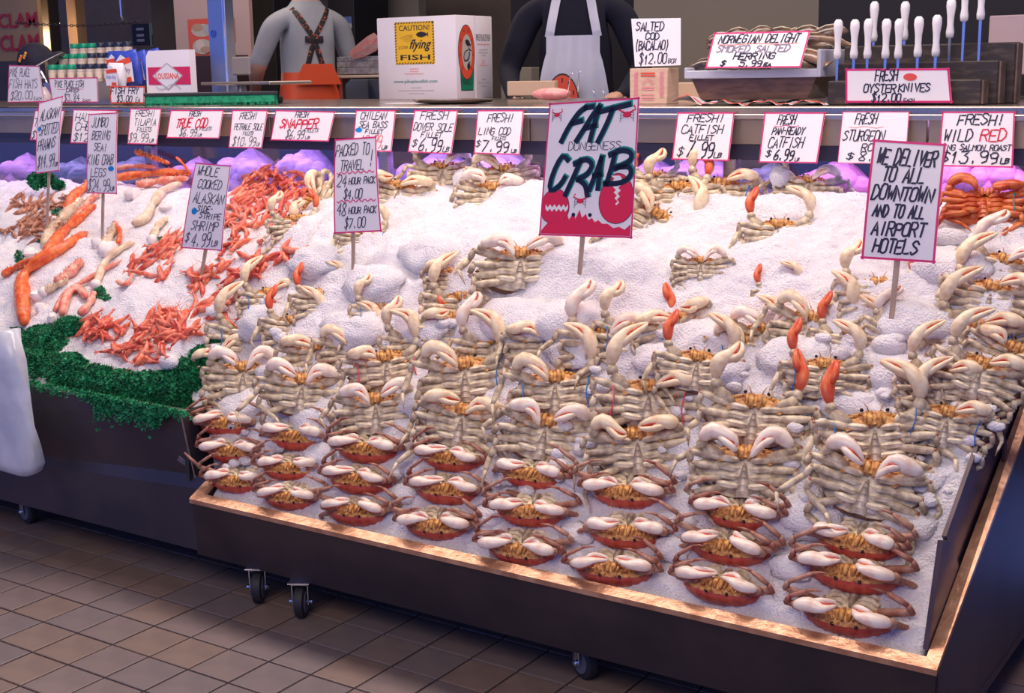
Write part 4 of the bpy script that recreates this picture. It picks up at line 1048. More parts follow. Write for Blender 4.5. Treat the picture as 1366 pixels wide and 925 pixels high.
# sprigs that hang over the edge of the cart
R = random.Random(8); b = MB()
for _ in range(1500):
    x = R.choice((R.uniform(40, 245), R.gauss(145, 14), R.gauss(203, 9), R.gauss(175, 30))); t = (x - 45) / 200; yl = 515 + 40 * t; y = yl + abs(R.gauss(0, 9)) * (1.4 if 125 < x < 215 else .6) - 6
    P = onY(x, y, 2.888 - R.uniform(0, .022)); d = Vector((R.gauss(0, 1), R.gauss(0, 1), R.gauss(0, 1))).normalized(); u = d.orthogonal().normalized(); v = d.cross(u); L = R.uniform(.007, .014)
    vs = [P] + [P + (u * math.cos(i * 1.05) + v * math.sin(i * 1.05)) * L * R.uniform(.5, 1) + d * L * (.5 if i % 2 else -.25) for i in range(6)]
    b.add(vs, [(0, 1 + i, 1 + (i + 1) % 6) for i in range(5)], gr1)
tag(b.build('parsley_sprigs'), 'loose parsley sprigs hanging over the steel edge below the garnish band', 'garnish', kind='stuff')
parsley([(50, 242, 13, 10, .03), (62, 240, 12, 8, .03), (78, 248, 8, 6, .02)], 700, 'parsley_tuft', 'parsley tuft standing in ice behind the spot prawn stake', 6)
parsley([(133, 392, 7, 9, .02)], 160, 'parsley_tuft', 'small parsley tuft between cut king crab and shrimp', 9, .8)
parsley([(216, 320, 4, 4, .015), (143, 398, 6, 4, .01)], 90, 'parsley_tuft', 'tiny green sprig left of the side stripe sign', 10, .6)
parsley([(26, 345, 6, 10, .02), (54, 320, 4, 6, .015), (75, 284, 7, 4, .015)], 200, 'parsley_tuft', 'parsley bits between the spot prawns and king crab legs', 11, .7)
# plastic bag hanging at the left edge
plas = mat('clear_white_plastic', (.62, .68, .80), .22, col2=(.80, .84, .92), scale=7, bump=.5, bscale=12, spec=.8, alpha=.8)
Q = [(2, 440, 20), (2, 480, 28), (4, 520, 36), (6, 560, 44), (8, 590, 50), (10, 612, 52), (12, 624, 48)]
b = MB(); vs = []; n = 14
for x0, y, x1 in Q:
    c = onY(x0, y, 2.80)
    e = onY(x1, y, 2.80); rx = (e - c).x
    for k in range(n):
        a = 2 * math.pi * k / n; vs.append(c + Vector((math.cos(a) * rx * (1 + .13 * math.sin(5 * a + y * .05)), math.sin(a) * .05, .008 * math.sin(3 * a))))
loc = vs[0].copy(); b.add([v - loc for v in vs], [(r * n + k, r * n + (k + 1) % n, (r + 1) * n + (k + 1) % n, (r + 1) * n + k) for r in range(len(Q) - 1) for k in range(n)] + [tuple((len(Q) - 1) * n + k for k in range(n)), tuple(range(n))[::-1]], plas)
tag(b.build('plastic_bag', smooth=True, loc=loc), 'white translucent plastic bag hanging over the cart at the left edge', 'bag')
# ------------------------------------------------------------------ counter, glass front and cold case
ZT = 1.553
fascia_m = mat('brushed_steel_tan_reflections', (.30, .24, .19), .38, .55, col2=(.50, .37, .25), scale=1.6, lo=.42, hi=.62, stretch=(1, 1, .6))  # tan noise patches paint warm reflections into the brushed steel
dark = mat('dark_blue_gasket', (.035, .035, .07), .4)
lip = mat('pale_steel_lip', (.48, .42, .38), .3, .8)
tops = mat('steel_counter_top', (.36, .32, .30), .22, .9, col2=(.44, .38, .34), scale=5)
root = empty('fish_counter', (-3.6, 4.0, 0)); L = root.location
def O(p): return (p[0] - L.x, p[1] - L.y, p[2] - L.z)
UA, UB = -11.0, 1.2
b = MB(); b.box(O((UA, 3.985, 1.528)), O((UB, 5.40, ZT)), tops, .004); b.build('counter_top', root)
b = MB(); b.box(O((UA, 3.982, 1.512)), O((UB, 4.0, 1.530)), lip, .003); b.build('front_lip', root)
x = UA; 
for k, wd in enumerate((3.2, 1.35, 1.1, 1.5, 1.25, 1.4, 2.4)):
    b = MB(); b.box(O((x + .003, 3.99, 1.434)), O((x + wd - .003, 4.02, 1.514)), fascia_m, .002); b.build('fascia_panel', root); x += wd
b = MB(); b.box(O((UA, 4.0, 1.385)), O((UB, 4.03, 1.436)), dark, .003); b.build('dark_rail', root)
for u in (-4.62, -3.30, -1.86):
    b = MB(); b.box(O((u, 3.997, 1.10)), O((u + .045, 4.035, 1.386)), steel, .003); b.build('glass_post', root)
b = MB(); b.box(O((UA, 5.38, .6)), O((UB, 5.41, 1.53)), dark); b.build('back_panel', root); b = MB(); b.box(O((UA, 4.80, 1.08)), O((UB, 4.82, 1.53)), dark); b.build('case_back', root)
b = MB(); b.box(O((UA, 4.0, .45)), O((UB, 5.38, 1.08)), cartm); b.build('case_body', root)
b = MB(); b.box(O((UA, 4.02, 1.08)), O((UB, 4.80, 1.10)), mat('case_liner', (.10, .10, .14), .4)); b.build('case_shelf', root)
lamp = mat('violet_lamp', (.6, .5, .9), .5, emit=(.62, .42, 1.0), estr=5.0)
b = MB(); b.tube([O((UA + .3, 4.30, 1.50)), O((UB - .2, 4.30, 1.50))], .012, lamp, 8); b.build('lamp_tube', root)
gm = bpy.data.materials.new('clear_glass'); gm.use_nodes = True; nt = gm.node_tree; nt.nodes.clear()
o_ = nt.nodes.new('ShaderNodeOutputMaterial'); mx = nt.nodes.new('ShaderNodeMixShader'); tr = nt.nodes.new('ShaderNodeBsdfTransparent'); gl = nt.nodes.new('ShaderNodeBsdfGlossy')
gl.inputs['Roughness'].default_value = .03; mx.inputs[0].default_value = .07; tr.inputs[0].default_value = (.93, .92, .96, 1)
nt.links.new(tr.outputs[0], mx.inputs[1]); nt.links.new(gl.outputs[0], mx.inputs[2]); nt.links.new(mx.outputs[0], o_.inputs[0])
for a, c in ((-11, -4.62), (-4.575, -3.30), (-3.255, -1.86), (-1.815, 1.2)):
    b = MB(); b.box(O((a, 4.008, 1.10)), O((c, 4.014, 1.386)), gm); b.build('glass_pane', root)
tag(root, 'long steel fish counter with a glass fronted cold case, behind the iced carts', 'counter')
# fish in the case; the lamp's violet is also put into the fillet colours
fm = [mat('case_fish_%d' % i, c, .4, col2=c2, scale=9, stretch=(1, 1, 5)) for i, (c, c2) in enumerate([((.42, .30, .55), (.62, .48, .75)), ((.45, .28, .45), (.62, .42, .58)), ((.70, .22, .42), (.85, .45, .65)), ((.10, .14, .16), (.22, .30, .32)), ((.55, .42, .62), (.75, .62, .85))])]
def mound(x, y, wpx, hpx, m, label, Y=4.25, lean=0):
    P = onY(x, y + hpx / 2, Y); k = proj(P)[2] / FPX; rx, rz = wpx / 2 * k / .83, hpx * k
    b = MB(); vs = []; n = 20; R = random.Random(int(x))
    for j in range(8):
        t = j / 7; 
        for i in range(n):
            a = 2 * math.pi * i / n; r = math.cos(t * math.pi / 2) ** .8
            vs.append((rx * r * math.cos(a) * (1 + .07 * math.sin(3 * a + x)) + lean * t * rx * .4, .13 * r * math.sin(a), rz * t + .006 * math.sin(6 * a + 5 * t)))
    b.add(vs, [(j * n + i, j * n + (i + 1) % n, (j + 1) * n + (i + 1) % n, (j + 1) * n + i) for j in range(7) for i in range(n)], m)
    # folded flaps of fillet over the heap
    o = b.build('fish_fillet_heap', smooth=True, loc=Vector((P.x, P.y, P.z)))
    for q in range(5):
        bb = MB(); t = -.7 + .35 * q; zz = rz * (.45 + .35 * math.cos(t * 2)) * R.uniform(.8, 1.1)
        bb.blob((t * rx, -.055 - .02 * (q % 2), zz * .62), (rx * .42, .05, rz * .36), m, 12, 8, M=Matrix.Rotation(R.uniform(-.7, .7), 4, 'Y'), jit=.03, R=R); bb.build('fillet', o, smooth=True)
    tag(o, label, 'fish', 'fillets in the cold case'); return o
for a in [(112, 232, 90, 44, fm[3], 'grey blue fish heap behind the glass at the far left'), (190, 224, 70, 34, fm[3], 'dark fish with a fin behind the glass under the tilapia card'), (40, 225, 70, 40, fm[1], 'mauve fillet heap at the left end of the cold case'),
          (268, 232, 70, 44, fm[1], 'mauve fillets in the case under the true cod card'), (338, 226, 92, 56, fm[0], 'large lavender lit fillet heap left of the snapper card'), (415, 222, 64, 56, fm[0], 'lavender lit fillet heap under the snapper card'),
          (500, 232, 72, 50, fm[0], 'violet lit fillets under the chilean sea bass card'), (592, 226, 96, 52, fm[0], 'violet lit fillet heap under the dover sole card'), (676, 226, 86, 56, fm[4], 'bright violet lit fillet heap under the ling cod card'),
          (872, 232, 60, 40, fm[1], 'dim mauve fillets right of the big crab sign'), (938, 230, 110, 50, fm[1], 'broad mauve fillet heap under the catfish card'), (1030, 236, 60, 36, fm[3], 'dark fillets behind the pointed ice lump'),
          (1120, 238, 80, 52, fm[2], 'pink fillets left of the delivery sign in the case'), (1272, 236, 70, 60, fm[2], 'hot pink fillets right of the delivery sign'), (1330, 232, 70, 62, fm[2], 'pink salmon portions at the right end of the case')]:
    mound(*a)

# ------------------------------------------------------------------ things on the counter
def ctr(x, y): return onZ(x, y, ZT)
def cardbox(x0, x1, y0, xs, ytop, name, m, label, cat, th=0, ys=None):
    """box standing on the counter: front edge x0..x1 at y0, right side seen to xs"""
    A = ctr((x0 + x1) / 2, y0); Y = A.y; a = onY(x0, y0, Y); c = onY(x1, y0, Y); H = onY((x0 + x1) / 2, ytop, Y).z - ZT
    D = onX(xs, ys or y0 - 4, c.x).y - Y
    return a, c, Y, H, max(.06, min(D, .5))
card = mat('white_cardboard', (.80, .76, .80), .55, col2=(.84, .80, .84), scale=3); yel = mat('yellow_print', (.85, .50, .02), .5); kprint = mat('black_print', (.02, .02, .02), .5)
redpr = mat('red_print', (.80, .08, .03), .5); grn = mat('green_print', (.0, .22, .11), .5); pinkpr = mat('pink_print', (.80, .30, .32), .5); greypr = mat('grey_print', (.45, .45, .47), .5); tealpr = mat('teal_print', (.10, .28, .30), .5); fishp = mat('fish_print', (.55, .52, .42), .5)
def fishshape(pn, b, cx, cy, L_, H_, m, ang=0, d=.0012):
    pts = [(-.5, 0), (-.35, -.28), (-.05, -.42), (.25, -.25), (.36, -.08), (.5, -.38), (.46, 0), (.5, .38), (.36, .08), (.25, .25), (-.05, .42), (-.35, .28)]
    c_, s_ = math.cos(ang), math.sin(ang); pn.poly(b, [(cx + (x * L_) * c_ - (y * H_) * s_ , cy + ((x * L_) * s_ + (y * H_) * c_) * pn.W / pn.H) for x, y in pts], m, d)
a, c, Y, H, D = cardbox(506, 610, 133, 686, 22, 'box', card, '', '')
D = .30
def yshift(v): return v
loc = Vector(((a.x + c.x) / 2, Y + D / 2, ZT)); w2 = (c.x - a.x) / 2
b = MB(); b.box((-w2, -D / 2, 0), (w2, D / 2, H), card, .003); box = b.build('shipping_box', loc=loc, angle=50)
fr = Panel((-w2, -D / 2 - .0008, H), (w2, -D / 2 - .0008, H), (w2, -D / 2 - .0008, 0), (-w2, -D / 2 - .0008, 0)); fr.n = Vector((0, -1, 0))
b = MB(); fr.rect(b, .235, .06, .735, .57, yel, .0004)
for k in range(14):
    for (x0, y0, dx, dy, sx, sy) in ((.235, .06, .5 / 14, 0, .018, .022), (.235, .548, .5 / 14, 0, .018, .022)):
        fr.poly(b, [(x0 + k * dx, y0 + .022), (x0 + k * dx + .016, y0 + .022), (x0 + k * dx + .034, y0), (x0 + k * dx + .018, y0)], kprint, .0008)
    for x0 in (.235, .713): fr.poly(b, [(x0, .08 + k * .034), (x0 + .022, .066 + k * .034), (x0 + .022, .082 + k * .034), (x0, .096 + k * .034)], kprint, .0008)
b.build('yellow_label', box)
for nm, args in (('lettering', ('CAUTION!', .29, .68, .10, .165, kprint, .0008, 0, .01)), ('lettering', ('LOW', .285, .40, .345, .385, kprint, .0008)), ('lettering', ('flying', .42, .70, .27, .42, kprint, .0009, .4, .02)), ('lettering', ('FISH', .30, .68, .455, .52, kprint, .0008, 0, .02)),
                 ('lettering', ('www.pikeplacefish.com', .20, .76, .755, .81, tealpr, .0006, 0, .01))):
    b = MB(); fr.type(b, *args); b.build(nm, box)
b = MB(); fishshape(fr, b, .585, .215, .16, .07, kprint, .0, .0012); b.build('fish_print', box)
b = MB()
for k in range(5): fr.stroke(b, [(.30 + .02 * k, .25 + .014 * k), (.38 + .02 * k, .225 + .012 * k), (.46, .215 + .008 * k)], .0012, kprint, .001)
b.build('motion_lines', box).__setitem__('kind', 'stuff')
b = MB()
for y, x0, x1, m in ((.62, .42, .54, pinkpr), (.65, .42, .54, pinkpr), (.68, .35, .61, pinkpr), (.85, .43, .57, greypr), (.885, .26, .74, greypr), (.92, .40, .60, greypr)):
    n = int((x1 - x0) / .022)
    for k in range(n): fr.rect(b, x0 + k * .022, y, x0 + k * .022 + .016, y + .012, m, .0006)
o = b.build('small_print', box); o['kind'] = 'stuff'
sd = Panel((w2 + .0008, -D / 2, H), (w2 + .0008, D / 2, H), (w2 + .0008, D / 2, 0), (w2 + .0008, -D / 2, 0)); sd.n = Vector((1, 0, 0))
b = MB(); sd.poly(b, [(.09, .62), (.47, .62), (.44, .90), (.11, .90)], kprint, .0004); sd.poly(b, [(.105, .63), (.455, .63), (.43, .89), (.12, .89)], grn, .0008)
sd.ell(b, .27, .44, .225, .33, kprint, .0011, 32); sd.ell(b, .27, .44, .215, .32, redpr, .0015, 32); sd.ell(b, .28, .44, .135, .215, fishp, .0019, 28); b.build('round_emblem', box)
b = MB(); fishshape(sd, b, .28, .47, .26, .20, kprint, -.9, .0024); fishshape(sd, b, .27, .47, .20, .14, greypr, -.9, .0028); fishshape(sd, b, .31, .33, .17, .12, kprint, .5, .0024); fishshape(sd, b, .32, .60, .14, .11, kprint, -1.3, .0024); b.build('fish_print', box)
for t_, x0, x1, y0, y1, m in (('MARKET', .15, .41, .75, .83, kprint), ('PIKE PLACE FISH', .54, .93, .22, .30, kprint)):
    b = MB(); sd.type(b, t_, x0, x1, y0, y1, m, .0014); b.build('lettering', box)
b = MB()
for y, x0, x1, m in ((.335, .56, .92, pinkpr), (.40, .62, .86, greypr), (.435, .60, .88, greypr), (.47, .68, .80, greypr), (.53, .69, .80, pinkpr), (.56, .69, .80, pinkpr), (.59, .64, .86, pinkpr), (.76, .68, .80, greypr), (.80, .56, .94, greypr), (.84, .66, .84, greypr)):
    for k in range(int((x1 - x0) / .03)): sd.rect(b, x0 + k * .03, y, x0 + k * .03 + .022, y + .013, m, .0008)
for k in range(8):
    t = math.pi * (.75 + 1.5 * k / 7); sd.rect(b, .27 + .178 * math.cos(t) - .008, .44 + .268 * math.sin(t) - .018, .27 + .178 * math.cos(t) + .008, .44 + .268 * math.sin(t) + .018, kprint, .0019)
o = b.build('small_print', box); o['kind'] = 'stuff'
b = MB(); b.box((w2 + .0002, -D / 2 + .50 * D, .0), (w2 + .0006, -D / 2 + .53 * D, H), mat('tape', (.9, .88, .94), .1)); b.build('packing_tape', box)
tag(box, 'white cardboard shipping box with yellow caution flying fish label and red round emblem', 'box')
# thin white sheet stands in for the box's reflection on the counter
b = MB(); p = ctr(575, 138); b.box((-.22, -.03, 0), (.22, .05, .002), white); tag(b.build('box_reflection', loc=(p.x, p.y, ZT)), 'white reflection of the shipping box on the counter, made as a thin sheet', 'paper')
# knife / fillet tray
p = ctr(765, 131); b = MB(); b.lathe([(.10, 0), (.17, .006), (.185, .018), (.18, .018), (.10, .008)], tops, seg=28); tray = b.build('steel_tray', loc=(p.x, 4.42, ZT), angle=40); tray.scale = (1.0, .7, 1); tag(tray, 'round steel tray on the counter in front of the aproned fishmonger', 'tray')
tp = proj((p.x, 4.42, ZT))
q = onY(736, 124, 4.40); b = MB(); b.blob((0, 0, 0), (.085, .05, .024), mat('pink_fish_meat', (.68, .22, .22), .4, col2=(.80, .36, .34), scale=30), 14, 8, jit=.03)
tag(b.build('fish_fillet', smooth=True, loc=(q.x, 4.40, ZT + .036)), 'pink fillet lying on the steel tray', 'fish')
for i, (x0, y0, x1, y1) in enumerate(((757, 127, 761, 100), (771, 124, 772, 98))):
    A, B_2 = onY(x0, y0, 4.38), onY(x1, y1, 4.38); b = MB(); b.tube([Vector((0, 0, 0)), B_2 - A, B_2 - A + Vector((.006, 0, .010)), B_2 - A + Vector((.012, 0, .0))], .0018, chrome, 6)
    tag(b.build('metal_skewer', smooth=True, loc=A), ('left' if i == 0 else 'right') + ' of two thin upright metal skewers at the apron', 'tool')
for i, x in enumerate((792, 805)):
    A = onY(x - 3, 130, 4.36); b = MB(); k = .0026; P_ = [Vector((0, 0, -.004))] + [Vector((.0 + .014 * math.sin(t), 0, .022 + .022 * -math.cos(t))) for t in [math.pi * j / 6 for j in range(7)]]
    b.tube(P_, .0016, chrome, 6); tag(b.build('hook', smooth=True, loc=(A.x, A.y, ZT + .006)), ('left' if i == 0 else 'right') + ' of two curved steel hooks beside the salted cod box', 'hook')
# salted cod box with its sign
wb = mat('pale_wooden_box', (.62, .42, .30), .6, col2=(.70, .50, .36), scale=14, stretch=(1, 1, 6))
A = ctr(866, 139); Y = A.y; a = onY(840, 138, Y); c = onY(890, 138, Y); H = onY(866, 91, Y).z - ZT; w2 = (c.x - a.x) / 2
b = MB(); b.box((-w2, 0, 0), (w2, .09, H), wb, .002); sb = b.build('wooden_box', loc=((a.x + c.x) / 2, Y, ZT), angle=40)
pn = Panel((-w2, -.0008, H), (w2, -.0008, H), (w2, -.0008, 0), (-w2, -.0008, 0)); pn.n = Vector((0, -1, 0)); b = MB()
for k in range(12):
    for x in (.12, .80): pn.poly(b, [(x, .12 + k * .06), (x + .10, .09 + k * .06), (x + .10, .13 + k * .06), (x, .16 + k * .06)], pinkpr, .0008)
pn.rect(b, .30, .12, .68, .16, redpr); pn.rect(b, .30, .19, .68, .23, redpr)
for k in range(12):
    t = math.pi * (1 + k / 11); pn.stroke(b, [(.49 + .07 * math.cos(t), .46 + .09 * math.sin(t)), (.49 + .17 * math.cos(t), .46 + .2 * math.sin(t))], .0016, pinkpr)
for y in (.52, .58, .72, .80, .86): pn.rect(b, .32, y, .66, y + .03, pinkpr)
o = b.build('red_print', sb); o['kind'] = 'stuff'; tag(sb, 'small wooden box with red print under the salted cod sign', 'box')
sign([(842, 25), (908, 24), (908, 87), (847, 89)], Y + .02, 'salted cod bacalao sign standing on the small wooden box', [('SALTED', .1, .68, .08, .26), ('COD', .28, .58, .30, .44), ('(BACALAO)', .04, .78, .48, .66), ('$12.00', .12, .72, .74, .95), ('BOX', .74, .92, .86, .95, black, .0022)], tilt=2, bord=None, w=.0036)
# spice jars in rows of lids
jg = mat('green_lid', (.0, .30, .17), .35); jk = mat('dark_lid', (.015, .025, .06), .3); jgl = mat('jar_spice', (.42, .36, .34), .25, col2=(.60, .50, .44), scale=60)
jl = mat('jar_label', (.75, .62, .50), .5); jl2 = mat('jar_label_ring', (.55, .15, .08), .5)
def jar(lid):
    b = MB(); b.lathe([(.020, 0), (.0225, .004), (.0225, .058), (.019, .064)], jgl, seg=18); o = b.build('spice_jar', angle=40)
    b = MB(); b.lathe([(.0205, .062), (.0225, .064), (.0225, .084), (.021, .086)], lid, seg=24); b.build('lid', o, angle=40)
    b = MB(); vs = []; n = 12
    for r, z in ((0, 0), (1, 0)):
        pass
    for j in range(2):
        for i in range(n + 1):
            a_ = -math.pi * .9 + math.pi * .8 * i / n; vs.append((.0229 * math.cos(a_), .0229 * math.sin(a_), .016 + .032 * j))
    b.add(vs, [(i, i + 1, n + 2 + i, n + 1 + i) for i in range(n)], jl); b.build('paper_label', o, smooth=True)
    return o
JA, JB = jar(jg), jar(jk)
rows = [(134, 94, [89, 102, 115, 128, 141, 154, 167, 180, 190], 'top', 4.62, 56), (0, 0, [84, 97, 109, 122, 135, 148], 'middle', 4.50, 70), (0, 0, [71, 84, 96, 110, 123, 136, 147], 'bottom', 4.38, 85)]
spec = {'top': ([99, 111, 122, 134, 146, 158, 170], 3, 57, 4.62), 'middle': ([84, 97, 109, 122, 135, 146], 3, 71, 4.50), 'bottom': ([70, 82, 95, 108, 120, 132, 144], 3, 85.5, 4.38)}
steps = empty('jar_shelf', (-5.9, 4.5, ZT)); tag(steps, 'stepped stand under the rows of spice jars', 'stand')
for rn, (xs, ng, yt, Y) in spec.items():
    top = onY(xs[3], yt, Y); zt = top.z; zb = max(ZT, zt - .086)
    A_, B__ = onY(xs[0] - 8, yt, Y), onY(xs[-1] + 8, yt, Y)
    if zb > ZT + .005:
        b = MB(); b.box((A_.x + 5.9, Y - 4.5 - .03, 0), (B__.x + 5.9, Y - 4.5 + .03, zb - ZT), tops, .002); b.build('step', steps)
    for i, x in enumerate(xs):
        o = copy_tree(JA if i < ng else JB); p = onY(x, yt, Y); o.location = (p.x, Y, zb)
        tag(o, '%s lidded spice jar, %s from the left in the %s row' % ('green' if i < ng else 'dark', ordn(i), rn), 'jar', 'spice jars')
for o in (JA, JB):
    for ch in list(o.children): bpy.data.objects.remove(ch)
    bpy.data.objects.remove(o)
sign([(12, 87), (52, 88), (59, 136), (10, 137)], 4.16, 'fish hats price sign at the left end of the counter', [('PIKE PLACE', .04, .7, .08, .30), ('FISH HATS', .04, .9, .38, .62), ('$20.00', .1, .72, .70, .92), ('EACH', .74, .95, .86, .95, black, .0018)], w=.0026, tilt=-4)
sign([(65, 104), (130, 103), (131, 137), (70, 137)], 4.18, 'wide white sign in front of the spice jars', [('PIKE PLACE FISH', .12, .72, .12, .38), ('CAKES', .34, .62, .42, .58), ('$3.84', .28, .62, .66, .94), ('EACH', .68, .84, .86, .95, black, .002)], w=.0028, tilt=-4, bw=.005, extra=under(.15, .7, .46, pink, .0018))
sign([(146, 115), (193, 115), (192, 138), (148, 138)], 4.17, 'small orange bordered fish fry sign', [('FISH FRY', .04, .86, .08, .44, black, .0045), ('$3.00', .2, .66, .54, .92, black, .004), ('EA', .76, .9, .68, .92, black, .0028)], bord=orange, tilt=-4, bw=.006)
# navy cap
capm = mat('navy_cap_cloth', (.008, .008, .025), .8, bump=.1, bscale=90); und = mat('cap_under_brim', (.45, .44, .42), .7); emb = mat('orange_embroidery', (.80, .14, .05), .6, col2=(.75, .45, .05), scale=60)
p = onY(45, 78, 4.40); b = MB()
vs = []; n = 20
for j in range(9):
    t = j / 8 * math.pi / 2
    for i in range(n):
        a_ = 2 * math.pi * i / n; vs.append((.095 * math.cos(t) * math.cos(a_), .085 * math.cos(t) * math.sin(a_), .10 * math.sin(t) ** .9))
b.add(vs, [(j * n + i, j * n + (i + 1) % n, (j + 1) * n + (i + 1) % n, (j + 1) * n + i) for j in range(8) for i in range(n)], capm)
cap = b.build('baseball_cap', smooth=True, loc=(p.x + .02, 4.40, p.z - .02)); cap.rotation_euler = (.1, -.42, .25)
b = MB(); b.tube([(0, 0, .02), (0, 0, ZT - p.z + .03)], .006, chrome, 6); b.build('stand', cap)
def brim(z, m, nm, k=1):
    b = MB(); vs = []
    for j in range(5):
        for i in range(13):
            a_ = -math.pi / 2 + math.pi * i / 12; r = 1 + j / 4 * .85 * math.cos(a_) ** .8 if math.cos(a_) > 1e-6 else 1
            vs.append((.093 * r * math.cos(a_), .083 * math.sin(a_), z - .02 * (j / 4) ** 2 - .012 * abs(math.sin(a_)) * j / 4))
    b.add(vs, [(j * 13 + i, j * 13 + i + 1, (j + 1) * 13 + i + 1, (j + 1) * 13 + i) for j in range(4) for i in range(12)], m); b.build(nm, cap, smooth=True)
brim(.002, capm, 'brim'); brim(-.004, und, 'brim_underside')
b = MB()
for k in range(6): b.blob((-.03 + .012 * k, -.080 - .002 * k, .03 + .007 * (k % 3)), (.008, .005, .008), emb, 6, 4)
o = b.build('embroidery', cap); o['kind'] = 'stuff'
b = MB(); b.tube([(-.09, -.03, -.01), (-.14, -.05, -.06), (-.10, -.05, -.088), (.02, -.04, -.086)], [.012, .01, .008, .006], und, 6); b.build('strap', cap, smooth=True)
tag(cap, 'navy cap with orange embroidery propped up at the left end of the counter', 'cap')
b = MB(); b.lathe([(.03, 0), (.034, .01), (.034, .045), (.02, .07), (.008, .09)], mat('cellophane', (.55, .5, .55), .15, col2=(.7, .6, .65), scale=20, bump=.4), seg=14); p = onY(60, 128, 4.30)
tag(b.build('cellophane_bag', loc=(p.x, 4.30, ZT), smooth=True), 'clear cellophane bag between the hats sign and the wide sign', 'bag')
# fish fry bags and box
bagb = mat('blue_bag', (.03, .06, .42), .35, col2=(.05, .10, .55), scale=20, bump=.2); bagw = mat('white_bag_panel', (.80, .78, .82), .4)
def frybag(x0, y0, x1, y1, Y, lab, lean=0, small=False):
    A = onY((x0 + x1) / 2, y1, Y); W_ = (onY(x1, y1, Y) - onY(x0, y1, Y)).length; H_ = onY(x0, y0, Y).z - onY(x0, y1, Y).z
    b = MB(); vs = []; n = 14; RR = 8
    for j in range(RR):
        t = j / (RR - 1); th = .028 * math.sin(math.pi * min(.95, t * .9 + .08)) + .001; ww = W_ / 2 * (.92 + .10 * math.sin(math.pi * t))
        for i in range(n):
            a_ = 2 * math.pi * i / n; vs.append((ww * math.copysign(abs(math.cos(a_)) ** .6, math.cos(a_)), th * math.sin(a_), H_ * t + .003 * math.sin(7 * a_)))
    b.add(vs, [(j * n + i, j * n + (i + 1) % n, (j + 1) * n + (i + 1) % n, (j + 1) * n + i) for j in range(RR - 1) for i in range(n)] + [tuple(range(n))[::-1], tuple((RR - 1) * n + i for i in range(n))], bagw if small else bagb)
    o = b.build('fish_fry_bag', smooth=True, loc=(A.x, Y, max(ZT, A.z))); o.rotation_euler = (.05, lean, 0)
    pn = Panel((-W_ * .4, -.032, H_ * .9), (W_ * .4, -.032, H_ * .9), (W_ * .4, -.033, H_ * .08), (-W_ * .4, -.033, H_ * .08)); pn.n = Vector((0, -1, 0))
    b = MB(); pn.poly(b, [(0, .30), (.5, -.02), (1, .30), (.96, .95), (.04, .95)], bagw, .0); pn.poly(b, [(.1, .20), (.95, .12), (.98, .30), (.12, .38)], redpr, .001); pn.rect(b, .5, .78, .85, .95, redpr, .001); b.build('printed_panel', o)
    b = MB(); pn.type(b, 'Fish Fry', .12, .88, .46, .66, mat('blue_print', (.05, .08, .40), .5), .0016, .2); b.build('lettering', o)
    tag(o, lab, 'bag', 'fish fry bags')
frybag(160, 68, 192, 116, 4.30, 'blue and white fish fry bag standing in the middle of the bags', -.12)
frybag(147, 84, 168, 118, 4.22, 'small white fish fry bag in front at the left of the bags', .04, True)
frybag(148, 68, 172, 112, 4.40, 'fish fry bag with a red label at the back left', .0)
frybag(184, 68, 206, 114, 4.36, 'blue fish fry bag leaning against the right of the middle one', -.22)
frybag(195, 66, 222, 112, 4.46, 'rear blue fish fry bag next to the white and red carton', -.15)
A = ctr(235, 136); Y = 4.22; a = onY(196, 130, Y); c = onY(256, 128, Y); H = onY(225, 67, Y).z - ZT; w2 = (c.x - a.x) / 2
b = MB(); b.prism([(-w2, 0, 0), (w2, 0, 0), (w2, 0, H), (-w2 + .03, 0, H), (-w2 + .012, 0, H * .9)], (0, .035, 0), card); cb = fixnormals(b.build('fry_mix_carton', loc=((a.x + c.x) / 2, Y, ZT)))
pn = Panel((-w2, -.0008, H), (w2, -.0008, H), (w2, -.0008, 0), (-w2, -.0008, 0)); pn.n = Vector((0, -1, 0))
b = MB(); pn.rect(b, .07, .30, 1.0, .62, mat('crimson_print', (.62, .02, .10), .5), .0006); pn.poly(b, [(.16, .46), (.5, .22), (.84, .46), (.5, .72)], greypr, .0010); pn.poly(b, [(.20, .46), (.5, .25), (.80, .46), (.5, .69)], bagw, .0014); b.build('diamond_print', cb)
b = MB(); pn.type(b, 'LOUISIANA', .24, .76, .41, .52, redpr, .002, 0, .02); b.build('lettering', cb)
b = MB()
for k in range(7): pn.stroke(b, [(.24 + .08 * k, .66 + .05 * math.sin(k)), (.30 + .08 * k, .66 + .05 * math.sin(k + 1))], .004, greypr, .0018)
pn.ell(b, .16, .90, .06, .06, greypr, .001); o = b.build('grey_print', cb); o['kind'] = 'stuff'
tag(cb, 'white carton with a crimson band and diamond emblem beside the fish fry bags', 'box')
